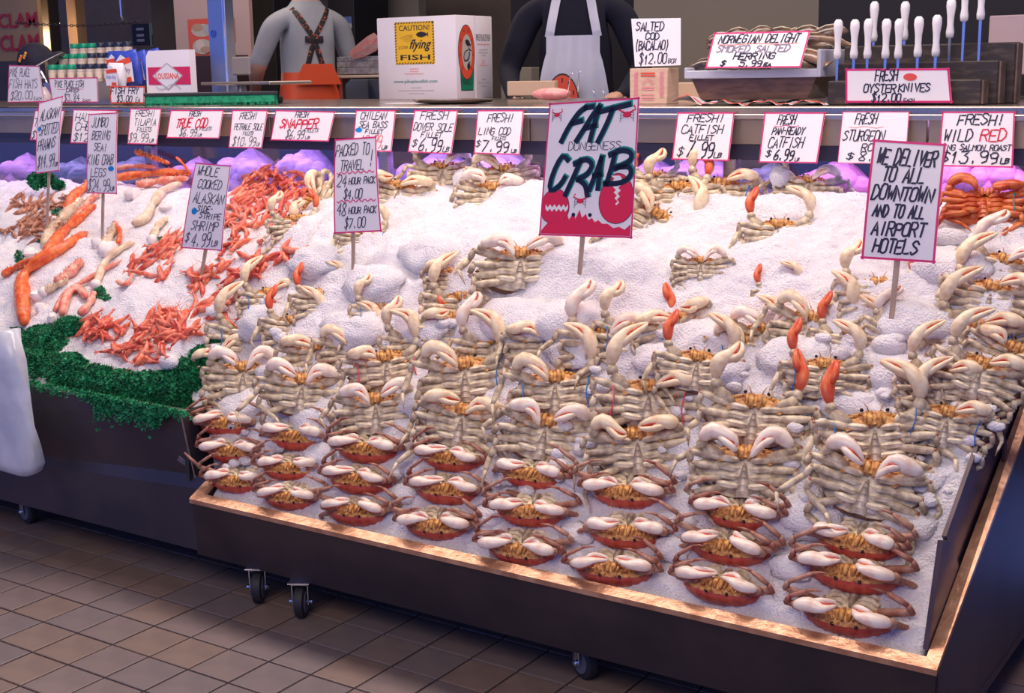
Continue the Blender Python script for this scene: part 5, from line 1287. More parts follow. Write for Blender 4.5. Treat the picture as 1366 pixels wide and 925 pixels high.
# green brush
P0_, P1_ = onY(196, 140, 4.06), onY(368, 130, 4.34)
dv = P1_ - P0_; ln = dv.length; ang = math.atan2(dv.y, dv.x)
bf = mat('green_bristles', (.0, .22, .10), .7, col2=(.01, .34, .16), scale=60)
b = MB(); R = random.Random(4)
for k in range(260):
    x = ln * R.random(); y = R.uniform(-.02, .02)
    for q in range(3): b.limb([(x, y, .045), (x + R.uniform(-.008, .008), y + R.uniform(-.008, .008), .002)], [.0022, .0018], [.0022, .0018], (0, 1, 0), bf, 4)
b.box((.002, -.022, .010), (ln - .002, .022, .044), bf, .004)
br = MB(); br.box((-.005, -.026, .044), (ln + .004, .026, .058), mat('brush_back', (.02, .025, .03), .5), .003); bro = br.build('deck_brush', loc=(P0_.x, P0_.y, ZT)); bro.rotation_euler = (0, 0, ang)
bo = b.build('bristles', bro); bo['kind'] = 'stuff'; tag(bro, 'long brush with thick green bristles lying on the counter', 'brush')
# scale
sm_ = mat('scale_steel', (.34, .30, .28), .35, .8); Ys = 4.55
p = onY(320, 132, Ys); scl = empty('weighing_scale', (p.x, Ys, ZT))
b = MB(); b.box((-.13, -.12, 0), (.17, .12, .035), rubber, .01); b.box((-.10, -.10, .035), (.14, .10, .05), rubber, .005); b.build('base', scl)
q0, q1 = onY(300, 96, Ys), onY(388, 101, Ys); b = MB(); b.box((q0.x - p.x - .02, -.14, .085), (q1.x - p.x, .14, .10), sm_, .004); b.build('weighing_platform', scl)
b = MB(); b.lathe([(.02, .05), (.016, .085)], chrome, (0.02, 0, 0), 12); b.build('spindle', scl)
c0, c1 = onY(288, 110, Ys), onY(306, 20, Ys); b = MB(); b.box((c0.x - p.x, -.03, .05), (c1.x - p.x, .03, c1.z - ZT + .14), mat('blue_steel_post', (.30, .36, .48), .25, .9), .004); b.build('post', scl)
b = MB(); b.box((c1.x - p.x - .012, -.034, .05), (c1.x - p.x - .004, -.030, c1.z - ZT + .13), chrome); b.build('bright_strip', scl)
e0 = onY(291, 45, Ys); b = MB()
for k in range(12):
    t = 2 * math.pi * k / 12; b.box((e0.x - p.x - .003, -.004, e0.z - ZT - .003), (e0.x - p.x + .003, 0, e0.z - ZT + .003), bagb, M=Matrix.Translation((.014 * math.cos(t), -.031, .014 * math.sin(t))))
b.lathe([(.006, 0), (.006, .003)], bagb, seg=12, M=Matrix.Translation((e0.x - p.x, -.030, e0.z - ZT)) @ Matrix.Rotation(math.pi / 2, 4, 'X')); o = b.build('gear_emblem', scl); o['kind'] = 'stuff'
f0, f1 = onY(310, 76, 4.5), onY(335, 100, 4.5); b = MB(); b.box((f0.x - p.x, -.06, f1.z - ZT), (f1.x - p.x, -.045, f0.z - ZT), mat('grey_display', (.22, .20, .20), .4), .006); b.build('display_housing', scl)
tag(scl, 'weighing scale with steel post and wide platform left of the white box', 'scale')
P = onY(280, 118, 4.4); b = MB(); b.add([(-.06, -.04, 0), (.06, -.05, 0), (.055, .05, .004), (-.05, .05, .012), (-.02, 0, .03), (.02, .0, .022)], [(0, 1, 5, 4), (1, 2, 5), (2, 3, 4, 5), (3, 0, 4)], white)
tag(b.build('crumpled_paper', loc=(P.x, 4.42, ZT + .002)), 'crumpled white paper between the carton and the scale', 'paper')
# smoked fish crate, towel, knives
brn = mat('dark_wood_stand', (.10, .045, .02), .35, col2=(.17, .085, .04), scale=12, stretch=(1, 6, 6), coat=.3)
Y = 4.16; a = onY(922, 137, Y); c = onY(1080, 135, Y); H1 = onY(1000, 104, Y).z - ZT
w2 = (c.x - a.x) / 2; cx = (a.x + c.x) / 2
b = MB(); pp = [(-w2 + .035, 0, .018), (w2 - .01, 0, .018), (w2 + .02, 0, H1), (-w2, 0, H1)]; b.prism(pp, (0, .16, 0), brn); st_ = fixnormals(b.build('wooden_stand', loc=(cx, Y, ZT))); tag(st_, 'dark wooden stand with slanted ends under the smoked herring crate', 'stand')
tow = mat('white_towel', (.78, .76, .80), .8, bump=.3, bscale=40); b = MB(); vs = []; nx = 40
ta, tb_ = onY(897, 140, 4.10), onY(1100, 137, 4.10)
for j in range(7):
    for i in range(nx + 1):
        t = i / nx; x = ta.x + (tb_.x - ta.x) * t - cx; vs.append((x, -.065 + .045 * j, .008 + .006 * math.sin(t * 23 + j) + (.022 * math.exp(-((t - .10) / .07) ** 2)) + .004 * math.sin(t * 60)))
b.add(vs, [(j * (nx + 1) + i, j * (nx + 1) + i + 1, (j + 1) * (nx + 1) + i + 1, (j + 1) * (nx + 1) + i) for j in range(6) for i in range(nx)], tow); tw = b.build('towel', smooth=True, loc=(cx, Y, ZT))
b = MB(); b.limb([Vector(vs[i]) + Vector((0, .012, .002)) for i in range(0, nx + 1, 2)], [.003] * 21, [.0015] * 21, (0, 0, 1), orange, 5); b.build('orange_stripe', tw)
tag(tw, 'white towel with an orange stripe under the wooden stand', 'towel')
crt = mat('blue_white_crate', (.55, .56, .64), .4); z1 = H1
Hc = onY(1000, 93, Y).z - ZT
b = MB(); b.box((-w2 - .012, -.015, z1), (w2 + .035, .26, z1 + .006), crt, .002); b.build
cr = b.build('fish_crate', loc=(cx, Y, ZT))
for nm, A_, B_3 in (('rim', (-w2 - .012, -.02, z1), (w2 + .035, -.005, Hc)), ('rim', (-w2 - .012, .25, z1), (w2 + .035, .262, Hc + .05)), ('rim', (-w2 - .018, -.02, z1), (-w2 - .006, .262, Hc + .01)), ('rim', (w2 + .028, -.02, z1), (w2 + .04, .262, Hc + .06))):
    b = MB(); b.box(A_, B_3, crt, .003); b.build(nm, cr)
tag(cr, 'pale crate holding the foil wrapped smoked fish on the wooden stand', 'crate')
sf = [mat('smoked_fish_dark', (.045, .03, .025), .25, col2=(.20, .13, .08), scale=26, lo=.4, hi=.7, coat=.6), mat('smoked_fish_brown', (.10, .055, .035), .25, col2=(.26, .16, .10), scale=18, coat=.5)]
R = random.Random(12)
for k in range(16):
    i = k % 8; j = k // 8; x = -w2 + .03 + (2 * w2 - .04) * (i + .5) / 8; y = .06 + .12 * j; z = Hc + .005 + .055 * j + .02 * (k % 2)
    b = MB(); P_ = crv([(-.085, 0, 0), (-.04, .0, .016), (.03, 0, .018), (.075, 0, .006), (.10, 0, .004)], 9)
    b.limb(P_, [.008, .019, .026, .028, .026, .021, .013, .009, .022], [.007, .014, .019, .020, .018, .014, .009, .005, .003], (0, -.5, .8), sf[k % 2], 10)
    o = b.build('smoked_fish', smooth=True, loc=(cx + x, Y + y, ZT + z)); o.rotation_euler = (R.uniform(-.2, .2), R.uniform(-.5, .3), R.uniform(-.5, .5))
    tag(o, 'glossy brown smoked herring in the crate behind its sign', 'fish', 'smoked herrings in the crate')
for k in range(10):
    x = -w2 + (2 * w2) * (k + .5) / 10; b = MB(); P_ = crv([(-.06, 0, .0), (-.02, 0, .02), (.03, 0, .02), (.07, 0, .0)], 7)
    b.limb(P_, [.01, .022, .028, .03, .026, .016, .006], [.008, .016, .02, .02, .018, .012, .004], (0, -.5, .8), sf[(k + 1) % 2], 10); o = b.build('smoked_fish', smooth=True, loc=(cx + x, Y + .20, ZT + Hc + .085 + .012 * (k % 2))); o.rotation_euler = (.2, R.uniform(-.6, .2), R.uniform(-.4, .4))
    tag(o, 'smoked herring in the top layer of the crate', 'fish', 'smoked herrings in the top layer')
sign([(953, 44), (1081, 41), (1068, 90), (941, 91)], 4.12, 'norwegian delight smoked herring sign on the crate', [('NORWEGIAN DELIGHT', .08, .92, .08, .30), ('SMOKED SALTED', .08, .85, .38, .56, mat('faded_marker', (.25, .22, .30), .5)), ('HERRING', .28, .72, .60, .76), ('$', .16, .22, .80, .94), ('5.99', .36, .60, .80, .97), ('EA', .62, .70, .88, .96)], w=.0042, tilt=22, extra=under(.08, .9, .34, clawred, .0022), bw=.005)
blk = mat('dark_knife_block', (.03, .022, .02), .5, col2=(.10, .07, .05), scale=14, stretch=(1, 4, 4), lo=.5, hi=.75); blke = mat('block_edge_wood', (.20, .13, .09), .6, col2=(.12, .08, .05), scale=20)
Y = 4.14; kb = empty('knife_block', (onY(1200, 137, Y).x, Y, ZT)); kx = kb.location.x
xs0, xs1 = onY(1103, 137, Y).x - kx, onY(1308, 137, Y).x - kx
zt_ = [onY(1200, 107, Y).z - ZT, onY(1200, 83, Y + .07).z - ZT, onY(1200, 60, Y + .14).z - ZT]
for k in range(3):
    b = MB(); b.box((xs0, .07 * k, 0), (xs1 + .03 * k, .07 * k + .066, zt_[k]), blk, .004); b.build('step', kb)
    b = MB(); b.box((xs1 + .03 * k, .07 * k + .004, .002), (xs1 + .03 * k + .006, .07 * k + .062, zt_[k] - .003), blke, .001); b.build('end_grain', kb)
tag(kb, 'dark stepped wooden block holding the white handled oyster knives', 'knife block')
hm = mat('white_handle', (.82, .80, .80), .35); bm_ = mat('knife_blade', (.62, .68, .80), .18, 1.0)
KN = [(1117, 26, 79, 0), (1139, 26, 79, 0), (1157, 25, 79, 0), (1181, 25, 79, 0), (1198, 25, 79, 0), (1224, 22, 77, 0), (1248, 20, 76, 0), (1267, -2, 51, 1), (1286, -24, 29, 1), (1308, -26, 27, 1), (1165, 2, 56, 2), (1206, 2, 54, 2)]
for i, (x, y0, y1, rw) in enumerate(KN):
    Yk = Y + .03 + .07 * rw; A, B_4 = onY(x, y1, Yk), onY(x, y0, Yk); Lh = max(.11, B_4.z - A.z)
    o = empty('oyster_knife', (A.x, Yk, A.z))
    b = MB(); b.lathe([(.007, 0), (.0115, .004), (.0125, .018), (.0095, .04), (.0105, Lh * .55), (.0145, Lh * .8), (.0135, Lh * .93), (.007, Lh)], hm, seg=16); b.build('handle', o, smooth=True)
    b = MB(); zb = zt_[rw] + ZT - A.z - .02; b.limb([(0, 0, .002), (0, 0, zb)], [.0062, .0045], [.0018, .0012], (0, -1, 0), bm_, 4); b.build('blade', o)
    lab = 'white handled oyster knife, %s from the left in the front row' % ordn(i) if rw == 0 else ('white handled oyster knife, %s from the left of the three raised ones at the right' % ordn(i - 7) if rw == 1 else 'white handled oyster knife behind the front row, %s one' % ('left' if i == 10 else 'right'))
    tag(o, lab, 'knife', 'oyster knives')
sign([(1128, 92), (1266, 91), (1270, 137), (1128, 137)], 4.10, 'fresh oyster knives sign with a red oval in front of the knife block', [('FRESH', .30, .52, .05, .36), ('OYSTER', .18, .50, .46, .70), ('KNIVES', .52, .82, .44, .68), ('$12.00', .26, .54, .74, .97), ('EACH', .56, .66, .88, .97, black, .002)], w=.0036, tilt=-3, bw=.006, extra=dot(.63, .25, .065, .11, mat('red_sticker', (.80, .10, .08), .4)))
# ------------------------------------------------------------------ behind the counter
wallm = mat('back_wall_tan', (.19, .15, .12), .8, col2=(.25, .20, .15), scale=2); wd = mat('dark_board', (.012, .011, .016), .6); greyw = mat('greige_wall', (.27, .24, .20), .8)
b = MB(); b.box((-17, 9.3, 0), (4, 9.4, 4.2), wallm); tag(b.build('wall_back'), 'tan wall far behind the fish counter', kind='structure')
b = MB(); b.box((-17, -4, 4.2), (8, 9.4, 4.3), wd); tag(b.build('ceiling'), 'dark market ceiling', kind='structure')
b = MB(); b.box((-17, 5.42, 0), (8, 9.3, .6), wd); tag(b.build('floor_platform'), 'raised dark floor behind the counter', kind='structure')
def block(x0, y0, x1, y1, Y, m, name, label, cat, d=.4, parts=None, kind=None):
    A, B_ = onY(x0, (y0 + y1) / 2, Y), onY(x1, (y0 + y1) / 2, Y); zt = onY((x0 + x1) / 2, y0, Y).z; zb = max(.6, onY((x0 + x1) / 2, y1, Y).z)
    c = Vector(((A.x + B_.x) / 2, Y, zb)); w2 = abs(B_.x - A.x) / 2; b = MB(); b.box((-w2, 0, 0), (w2, d, zt - zb), m, .004); o = b.build(name, loc=c); tag(o, label, cat, kind=kind); o['w2'] = w2; o['h'] = zt - zb; return o
def back_panel(o, u0, v0, u1, v1):
    w2, h = o['w2'], o['h']; f = lambda u, v: Vector((-w2 + 2 * w2 * u, -.004, h * (1 - v)))
    p = Panel(f(u0, v0), f(u1, v0), f(u1, v1), f(u0, v1)); p.n = Vector((0, -1, 0)); return p
def clean(o):
    for k in ('w2', 'h'): del o[k]
k = block(265, -60, 368, 200, 7.2, wd, 'cold_cabinet', 'tall black cabinet behind the scale and the fishmonger in grey', 'cabinet', .5)
b = MB(); b.box((-.012, -.02, .9), (.012, 0, 1.3), chrome, .004); b.build('handle', k); clean(k)
k = block(440, -60, 474, 200, 7.6, wd, 'tall_cabinet', 'tall black cabinet with a small blue notice, right of the man in grey', 'cabinet')
p = back_panel(k, .35, .31, .92, .37); b = MB(); p.rect(b, 0, 0, 1, .6, mat('blue_notice', (.10, .16, .40), .5), 0); p.rect(b, 0, .6, 1, 1, greypr, 0); b.build('blue_notice', k); clean(k)
k = block(470, -60, 560, 220, 8.2, greyw, 'white_partition', 'greyish white partition left of the white shipping box', 'panel', .1); clean(k)
k = block(205, -60, 238, 200, 7.8, wd, 'dark_partition', 'dark upright panel left of the posters', 'panel', .2); clean(k)
# posters on a cream board
k = block(232, -60, 332, 100, 6.9, mat('cream_board', (.55, .40, .36), .6), 'poster_board', 'cream upright board carrying the red fish posters', 'board', .04)
for n_, (x0, y0, x1, y1, lab) in enumerate([(250, 26, 290, 76, 'left poster'), (292, 24, 314, 56, 'right poster')]):
    pa = MB(); Yp = 6.895; A, B_ = onY(x0, y0, Yp), onY(x1, y1, Yp); c = k.location
    pn = Panel((A.x - c.x, -.006, A.z - c.z), (B_.x - c.x, -.006, A.z - c.z), (B_.x - c.x, -.006, B_.z - c.z), (A.x - c.x, -.006, B_.z - c.z)); pn.n = Vector((0, -1, 0))
    pn.rect(pa, 0, 0, 1, 1, mat('poster_red', (.75, .10, .06), .5), 0)
    for q, (cx, cy, rx, ry) in enumerate([(.5, .3, .38, .17), (.35, .22, .2, .1), (.7, .27, .16, .12), (.5, .72, .36, .2), (.42, .68, .16, .14), (.62, .80, .2, .08)]):
        pn.ell(pa, cx, cy, rx, ry, [fishp, mat('poster_tan', (.50, .32, .22), .5), greypr, fishp, mat('poster_white', (.72, .62, .56), .5), mat('poster_tan', (.5, .3, .2), .5)][q], .001 + .0008 * q, 14)
    pa.build('poster', k)
clean(k)
k = block(236, 74, 312, 600, 6.6, mat('dark_brown_shelf', (.06, .03, .03), .6), 'low_cupboard', 'dark brown cupboard under the posters', 'cabinet', .25); clean(k)
# stacked trays and newspaper right of the man in grey
k = block(448, 100, 530, 104, 6.6, mat('shelf_edge', (.55, .45, .36), .5), 'steel_shelf', 'steel shelf between the man in grey and the white box', 'shelf', .4)
for sx in (-1, 1):
    b = MB(); b.box((sx * (k['w2'] - .02) - .015, .02, .6 - k.location.z), (sx * (k['w2'] - .02) + .015, .05, .001), steel); b.build('leg', k)
clean(k)
for j, (y0, y1, lab) in enumerate([(90, 99, 'lower grey flat parcel on the steel shelf'), (82, 90, 'middle pale flat parcel on the steel shelf'), (75, 82, 'upper flat parcel on the steel shelf')]):
    k = block(449, y0, 526, y1, 6.62, [mat('flat_parcel', (.20, .20, .23), .5, col2=(.34, .32, .34), scale=30), mat('flat_parcel_pale', (.36, .34, .36), .5, col2=(.22, .2, .2), scale=24)][j % 2], 'flat_parcel', lab, 'parcel', .3); clean(k)
P = onY(488, 74, 6.6); b = MB(); b.limb([(-.12, 0, 0), (-.04, 0, .03), (.05, 0, .07), (.10, 0, .11)], [.03, .05, .06, .04], [.006] * 4, (0, 1, .3), mat('newsprint', (.60, .42, .36), .7, col2=(.75, .25, .22), scale=30), 6)
tag(b.build('folded_newspaper', loc=P), 'folded newspaper with pink print on top of the parcels', 'newspaper')
k = block(455, 106, 500, 600, 7.0, mat('grey_bin', (.16, .18, .26), .5), 'grey_bin', 'grey bin under the steel shelf', 'bin'); clean(k)
# dark recess behind the aproned man, and greige wall to the right
k = block(682, -60, 850, 200, 8.0, wd, 'dark_doorway_panel', 'dark tall panel behind the aproned fishmonger', 'panel', .2); clean(k)
k = block(672, 90, 712, 600, 6.6, greyw, 'low_cabinet', 'greyish low cabinet left of the aproned fishmonger', 'block', .3); clean(k)
k = block(845, -60, 1110, 240, 7.6, greyw, 'greige_partition', 'greige partition behind the smoked herring crate', 'panel', .1); clean(k)
k = block(676, 108, 740, 128, 5.2, mat('tan_board', (.62, .44, .30), .6), 'cutting_board', 'tan board behind the steel tray', 'board', .03); clean(k)
k = block(896, 110, 935, 138, 4.62, mat('tan_board', (.62, .44, .30), .6), 'wooden_block', 'small tan wooden block behind the towel', 'block', .04); clean(k)
k = block(1318, 20, 1380, 100, 4.9, mat('mauve_carton', (.45, .34, .36), .6), 'mauve_carton', 'mauve cardboard at the right edge behind the knife block', 'carton', .2); clean(k)
k = block(1090, -60, 1400, 200, 6.2, wd, 'dark_partition', 'dark panel behind the oyster knives', 'panel', .1); clean(k)
# red and yellow sign at the far left
k = block(-20, -30, 52, 82, 6.6, mat('mustard_board', (.58, .36, .16), .6), 'clam_sign', 'mustard sign with red capitals behind the cap at the far left', 'sign', .03)
for t_, v0, v1 in (('CLAM', .42, .60), ('CLAM', .68, .88)):
    p = back_panel(k, .25, v0, .98, v1); b = MB(); p.type(b, t_, 0, 1, 0, 1, mat('deep_red_print', (.60, .02, .02), .5), .002, 0, .03); b.build('lettering', k)
clean(k)
k = block(55, -60, 66, 130, 6.8, wd, 'dark_post', 'thin dark post right of the mustard sign', 'post', .1); clean(k)
k = block(90, -60, 102, 130, 7.2, mat('brown_post', (.20, .13, .09), .6), 'brown_post', 'brown post above the spice jars', 'post', .1); clean(k)
k = block(176, 32, 198, 60, 9.26, wd, 'notice_board', 'small dark notice board with pale rows above the jars', 'board', .03)
for v in (.18, .48, .72):
    p = back_panel(k, .3, v, .75, v + .12); b = MB(); p.rect(b, 0, 0, 1, 1, greypr, 0); b.build('pale_row', k)
clean(k)
k = block(199, 30, 214, 62, 9.25, mat('pale_green_frame', (.25, .32, .26), .6), 'framed_window', 'pale green frame with a dark opening at the upper left', 'frame', .05)
p = back_panel(k, .25, .5, .8, .95); b = MB(); p.rect(b, 0, 0, 1, 1, wd, 0); b.build('dark_opening', k); clean(k)
# hanging lamp and chain
P = onY(66, 26, 6.9); b = MB(); b.lathe([(.02, .05), (.06, .02), (.075, -.03), (.06, -.06), (.01, -.075)], mat('warm_lamp', (1, .8, .5), .5, emit=(1, .72, .38), estr=9), seg=16); lm_ = b.build('hanging_lamp', smooth=True, loc=P)
b = MB(); b.tube([(0, 0, .05), (0, 0, 4.2 - P.z)], .006, rubber, 6); b.build('cord', lm_)
l = bpy.data.lights.new('lamp_glow', 'POINT'); l.energy = 14; l.color = (1, .72, .4); l.shadow_soft_size = .08; lo = bpy.data.objects.new('lamp_glow', l); COL.objects.link(lo); lo.location = P + Vector((0, -.15, -.15))
tag(lm_, 'warm glowing lamp at the upper left behind the cap', 'lamp')
A, B_ = onY(22, 30, 5.4), onY(186, 29, 5.4); ch = empty('chain', A); n = 44
lk = MB(); lk.limb([(.016 * math.cos(t), 0, .008 * math.sin(t)) for t in [2 * math.pi * i / 10 for i in range(11)]], [.0022] * 11, [.0022] * 11, (0, 1, 0), rubber, 5, close=False); lme = lk.mesh('link')
for i in range(n):
    t = i / (n - 1); o = link('link', lme, ch, (B_ - A) * t + Vector((0, 0, -.02 * math.sin(math.pi * t)))); o.rotation_euler = ((math.pi / 2) * (i % 2), 0, 0)
tag(ch, 'dark chain stretched level above the spice jars', 'chain')
P = onY(162, 22, 5.4); b = MB(); b.tube([(0, 0, .6), (0, 0, 0), (.012, 0, -.02), (.0, 0, -.035)], .006, chrome, 6); tag(b.build('snap_hook', loc=P), 'steel snap hook holding the chain', 'hook')

# ------------------------------------------------------------------ the two fishmongers
def body(name, pos, yaw, joints, regions, label):
    """joints: list of (x, y, z, rx, ry, parent); local: x right, y back, z up from the feet"""
    me = bpy.data.meshes.new(name); me.from_pydata([j[:3] for j in joints], [(i, j[5]) for i, j in enumerate(joints) if j[5] is not None], [])
    o = bpy.data.objects.new(name, me); COL.objects.link(o)
    sk = o.modifiers.new('skin', 'SKIN'); sk.use_smooth_shade = True
    me.skin_vertices.data if hasattr(me.skin_vertices, 'data') else None
    lay = me.skin_vertices[0].data
    for i, j in enumerate(joints): lay[i].radius = (j[3], j[4]); lay[i].use_root = (i == 0)
    sub = o.modifiers.new('sub', 'SUBSURF'); sub.levels = 2; sub.render_levels = 2
    dg = bpy.context.evaluated_depsgraph_get(); m2 = bpy.data.meshes.new_from_object(o.evaluated_get(dg)); o.modifiers.clear(); o.data = m2
    m2.materials.clear(); ms = []
    for p in m2.polygons:
        m = regions(p.center)
        if m.name not in ms: ms.append(m.name); m2.materials.append(m)
        p.material_index = ms.index(m.name); p.use_smooth = True
    o.location = pos; o.rotation_euler = (0, 0, yaw); tag(o, label, 'person'); return o
skin = mat('skin', (.55, .28, .20), .5, col2=(.60, .33, .24), scale=20, sss=.1); gsh = mat('grey_tshirt', (.30, .33, .38), .85, col2=(.36, .38, .42), scale=5, bump=.15, bscale=14); opn = mat('orange_overalls', (.78, .10, .03), .45, bump=.1, bscale=20)
nav = mat('navy_sweater', (.006, .007, .022), .9, bump=.2, bscale=120); apr = mat('white_vinyl_apron', (.52, .55, .68), .3, col2=(.66, .68, .78), scale=4, bump=.5, bscale=9); susp = mat('black_suspender', (.015, .012, .015), .6, col2=(.55, .10, .05), scale=70, lo=.56, hi=.62); hair = mat('dark_hair', (.03, .02, .015), .7); jeans = mat('dark_trousers', (.02, .02, .035), .8)
def human(arms):
    J = [(0, 0, .98, .165, .115, None), (0, 0, 1.10, .155, .11, 0), (0, -.005, 1.24, .165, .115, 1), (0, 0, 1.36, .185, .12, 2), (0, .01, 1.45, .12, .085, 3), (0, .0, 1.53, .058, .058, 4), (0, -.01, 1.60, .075, .085, 5), (0, -.012, 1.68, .082, .100, 6), (0, -.005, 1.755, .060, .075, 7)]
    for s, (el, wr, hd) in zip((-1, 1), arms):
        k = len(J); J += [(s * .10, .005, 1.435, .070, .075, 3), (s * .185, .005, 1.385, .066, .066, k), (*el, .050, .050, k + 1), (*wr, .031, .027, k + 2), (*hd, .040, .018, k + 3)]
        d = (Vector(hd) - Vector(wr)).normalized(); side = Vector((1, 0, 0)) if abs(d.x) < .7 else Vector((0, 1, 0))
        for f in range(4):
            b0 = Vector(hd) + side * (.026 - .0175 * f) + d * .03; L_ = (.034, .040, .038, .028)[f]; n = len(J)
            J += [(*b0, .009, .009, k + 4), (*(b0 + d * L_ * .6 + Vector((0, 0, -.008))), .008, .008, n), (*(b0 + d * L_ + Vector((0, 0, -.026))), .007, .007, n + 1)]
        t0 = Vector(wr).lerp(Vector(hd), .5) + side * .034; n = len(J); J += [(*t0, .011, .010, k + 4), (*(t0 + side * .014 + d * .035), .009, .009, n)]
    for s in (-1, 1):
        k = len(J); J += [(s * .095, 0, .86, .098, .098, 0), (s * .11, -.005, .50, .060, .062, k), (s * .11, .01, .10, .042, .045, k + 1), (s * .115, -.10, .04, .042, .032, k + 2), (s * .117, -.16, .032, .034, .022, k + 3)]
    return J
def headparts(o, hairm):
    b = MB()
    for s in (-1, 1): b.blob((s * .030, -.105, 1.695), (.011, .007, .007), mat('eye_white', (.8, .78, .75), .3), 8, 5); b.blob((s * .030, -.1105, 1.695), (.005, .003, .005), mat('crab_eye', (.02, .01, .01), .2), 8, 5)
    e = b.build('eyes', o, smooth=True); e['kind'] = 'stuff'
    b = MB(); b.limb([(0, -.100, 1.70), (0, -.122, 1.668), (0, -.112, 1.656)], [.007, .012, .010], [.006, .010, .006], (0, -1, 0), skin, 8); b.build('nose', o, smooth=True)
    b = MB(); b.limb([(-.024, -.093, 1.625), (0, -.102, 1.627), (.024, -.093, 1.625)], [.003, .006, .003], [.003, .005, .003], (0, -1, 0), mat('lips', (.48, .16, .14), .5), 6); b.build('mouth', o, smooth=True)
    for s in (-1, 1): b = MB(); b.blob((s * .086, .0, 1.68), (.008, .018, .03), skin, 8, 6); b.build('ear', o, smooth=True)
    b = MB(); vs = []; n = 20
    for j in range(8):
        t = j / 7 * math.pi * .5
        for i in range(n):
            a = 2 * math.pi * i / n; fr_ = max(0, -math.sin(a)); z = 1.70 + .115 * math.sin(t) - (.065 if fr_ < .3 else -.02) * math.cos(t)
            vs.append((.094 * math.cos(a) * math.cos(t) ** .7, -.002 + .108 * math.sin(a) * math.cos(t) ** .7, z))
    b.add(vs, [(j * n + i, j * n + (i + 1) % n, (j + 1) * n + (i + 1) % n, (j + 1) * n + i) for j in range(7) for i in range(n)], hairm); b.build('hair', o, smooth=True)
def drape(o, pts2, off, wid, m, name, front=True):
    """band lying on the body: pts2 (x, z) along its middle"""
    bvh = BVHTree.FromPolygons([v.co for v in o.data.vertices], [tuple(p.vertices) for p in o.data.polygons]); s = -1 if front else 1
    b = MB(); P = []
    for x, z in pts2:
        h = bvh.ray_cast(Vector((x, s * .8, z)), Vector((0, -s, 0)))[0]
        P.append((h if h else Vector((x, s * .1, z))) + Vector((0, s * off, 0)))
    b.limb(P, [wid] * len(P), [.0025] * len(P), (0, s, 0), m, 6); return b.build(name, o)
def lerp2(A, B, n): return [(A[0] + (B[0] - A[0]) * i / (n - 1), A[1] + (B[1] - A[1]) * i / (n - 1)) for i in range(n)]
# man in grey, seen from behind
Yp = 6.5; Pm = onY(412, 103, Yp)
def reg1(c):
    if c.z > 1.50: return skin
    if abs(c.x) > .17 and c.z < 1.17: return skin
    if c.z < 1.13 and abs(c.x) < .2: return opn
    return gsh
m1 = body('person', (Pm.x, Yp, Pm.z - 1.10 * 1.16), math.radians(244), human([((-.27, -.05, 1.15), (-.22, -.24, 1.02), (-.20, -.32, 1.00)), ((.27, -.05, 1.15), (.22, -.24, 1.02), (.20, -.32, 1.00))]), reg1, 'fishmonger in grey t-shirt, dark braces and orange overalls, seen from behind'); m1.scale = (1.2, 1.15, 1.16)
headparts(m1, hair)
for s in (-1, 1):
    drape(m1, lerp2((-s * .06, 1.10), (s * .0, 1.30), 6) + lerp2((s * .01, 1.32), (s * .10, 1.465), 5), .006, .016, susp, 'suspender', front=False)
drape(m1, lerp2((-.05, 1.30), (.05, 1.30), 3), .010, .02, susp, 'leather_patch', front=False)
b = MB(); vs = [(-.13, .13, 1.06), (.13, .13, 1.06), (.08, .135, 1.17), (-.08, .135, 1.17)]; b.prism(vs, (0, .008, 0), opn); b.build('overall_bib', m1)
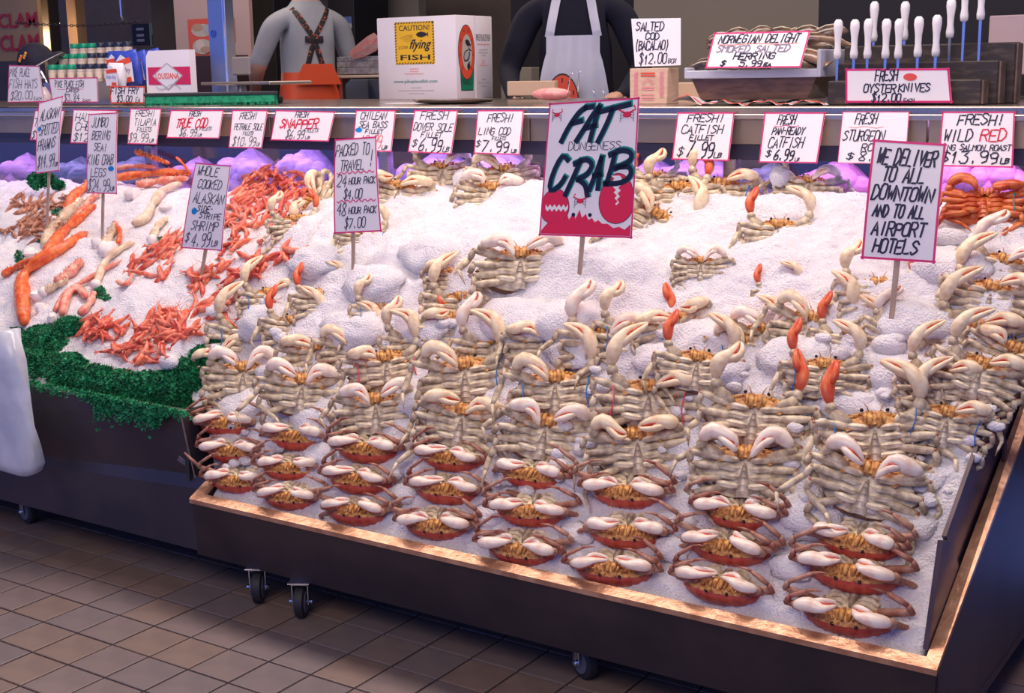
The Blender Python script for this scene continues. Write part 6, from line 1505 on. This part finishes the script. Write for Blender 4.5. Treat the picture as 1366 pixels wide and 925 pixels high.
# man in navy with a white apron
Yp = 5.85; Pm = onY(768, 125, Yp)
def reg2(c):
    if c.z > 1.50: return skin
    if c.z < .92 and abs(c.x) < .22 and c.y > -.3: return jeans
    q = abs(c.y) > .33 and c.z < 1.2
    return skin if q else nav
cx_, cy_ = -Pm.x, -Yp
m2 = body('person', (Pm.x, Yp, Pm.z - 1.06 * 1.2), math.radians(26), human([((-.27, -.02, 1.16), (-.22, -.25, 1.04), (-.19, -.34, 1.03)), ((.27, -.02, 1.16), (.20, -.26, 1.05), (.16, -.35, 1.04))]), reg2, 'fishmonger in navy sweater and white apron with an orange emblem, facing the counter'); m2.scale = (1.25, 1.15, 1.2)
headparts(m2, hair)
bvh = BVHTree.FromPolygons([v.co for v in m2.data.vertices], [tuple(p.vertices) for p in m2.data.polygons])
b = MB(); vs = []; nx, nz = 16, 22
def apron_pt(u, v):
    z = 1.295 - v * .75; wtop = .105; wbot = .155; w_ = wtop + (wbot - wtop) * min(1, max(0, (v - .10) / .35)) ** .7; x = (u * 2 - 1) * w_
    h = bvh.ray_cast(Vector((x * .7, -.8, z)), Vector((0, 1, 0)))[0]; y = min(h.y, -.105) if h and abs(h.y) < .2 else -.12
    return Vector((x, y - .012 - .006 * math.sin(u * 17 + v * 5), z))
vs = [apron_pt(i / nx, j / nz) for j in range(nz + 1) for i in range(nx + 1)]
b.add(vs, [(j * (nx + 1) + i, j * (nx + 1) + i + 1, (j + 1) * (nx + 1) + i + 1, (j + 1) * (nx + 1) + i) for j in range(nz) for i in range(nx)], apr); ap = b.build('apron', m2, smooth=True)
for s in (-1, 1): drape(m2, lerp2((s * .095, 1.29), (s * .065, 1.455), 8), .008, .020, apr, 'apron_strap')
pn = Panel(apron_pt(.12, .20), apron_pt(.62, .20), apron_pt(.62, .52), apron_pt(.12, .52)); pn.n = Vector((0, -1, 0))
for c in range(4): pn.c[c].y = -.150
b = MB(); pn.ell(b, .45, .5, .5, .5, kprint, .002, 28); pn.ell(b, .45, .5, .47, .47, redpr, .003, 28); pn.ell(b, .45, .55, .28, .30, fishp, .004, 20); fishshape(pn, b, .45, .52, .40, .26, kprint, -.5, .006)
for k in range(5):
    t = math.pi * (1.15 + .7 * k / 4); pn.rect(b, .45 + .38 * math.cos(t) - .02, .5 + .38 * math.sin(t) - .04, .45 + .38 * math.cos(t) + .02, .5 + .38 * math.sin(t) + .04, kprint, .004)
b.build('round_emblem', ap)
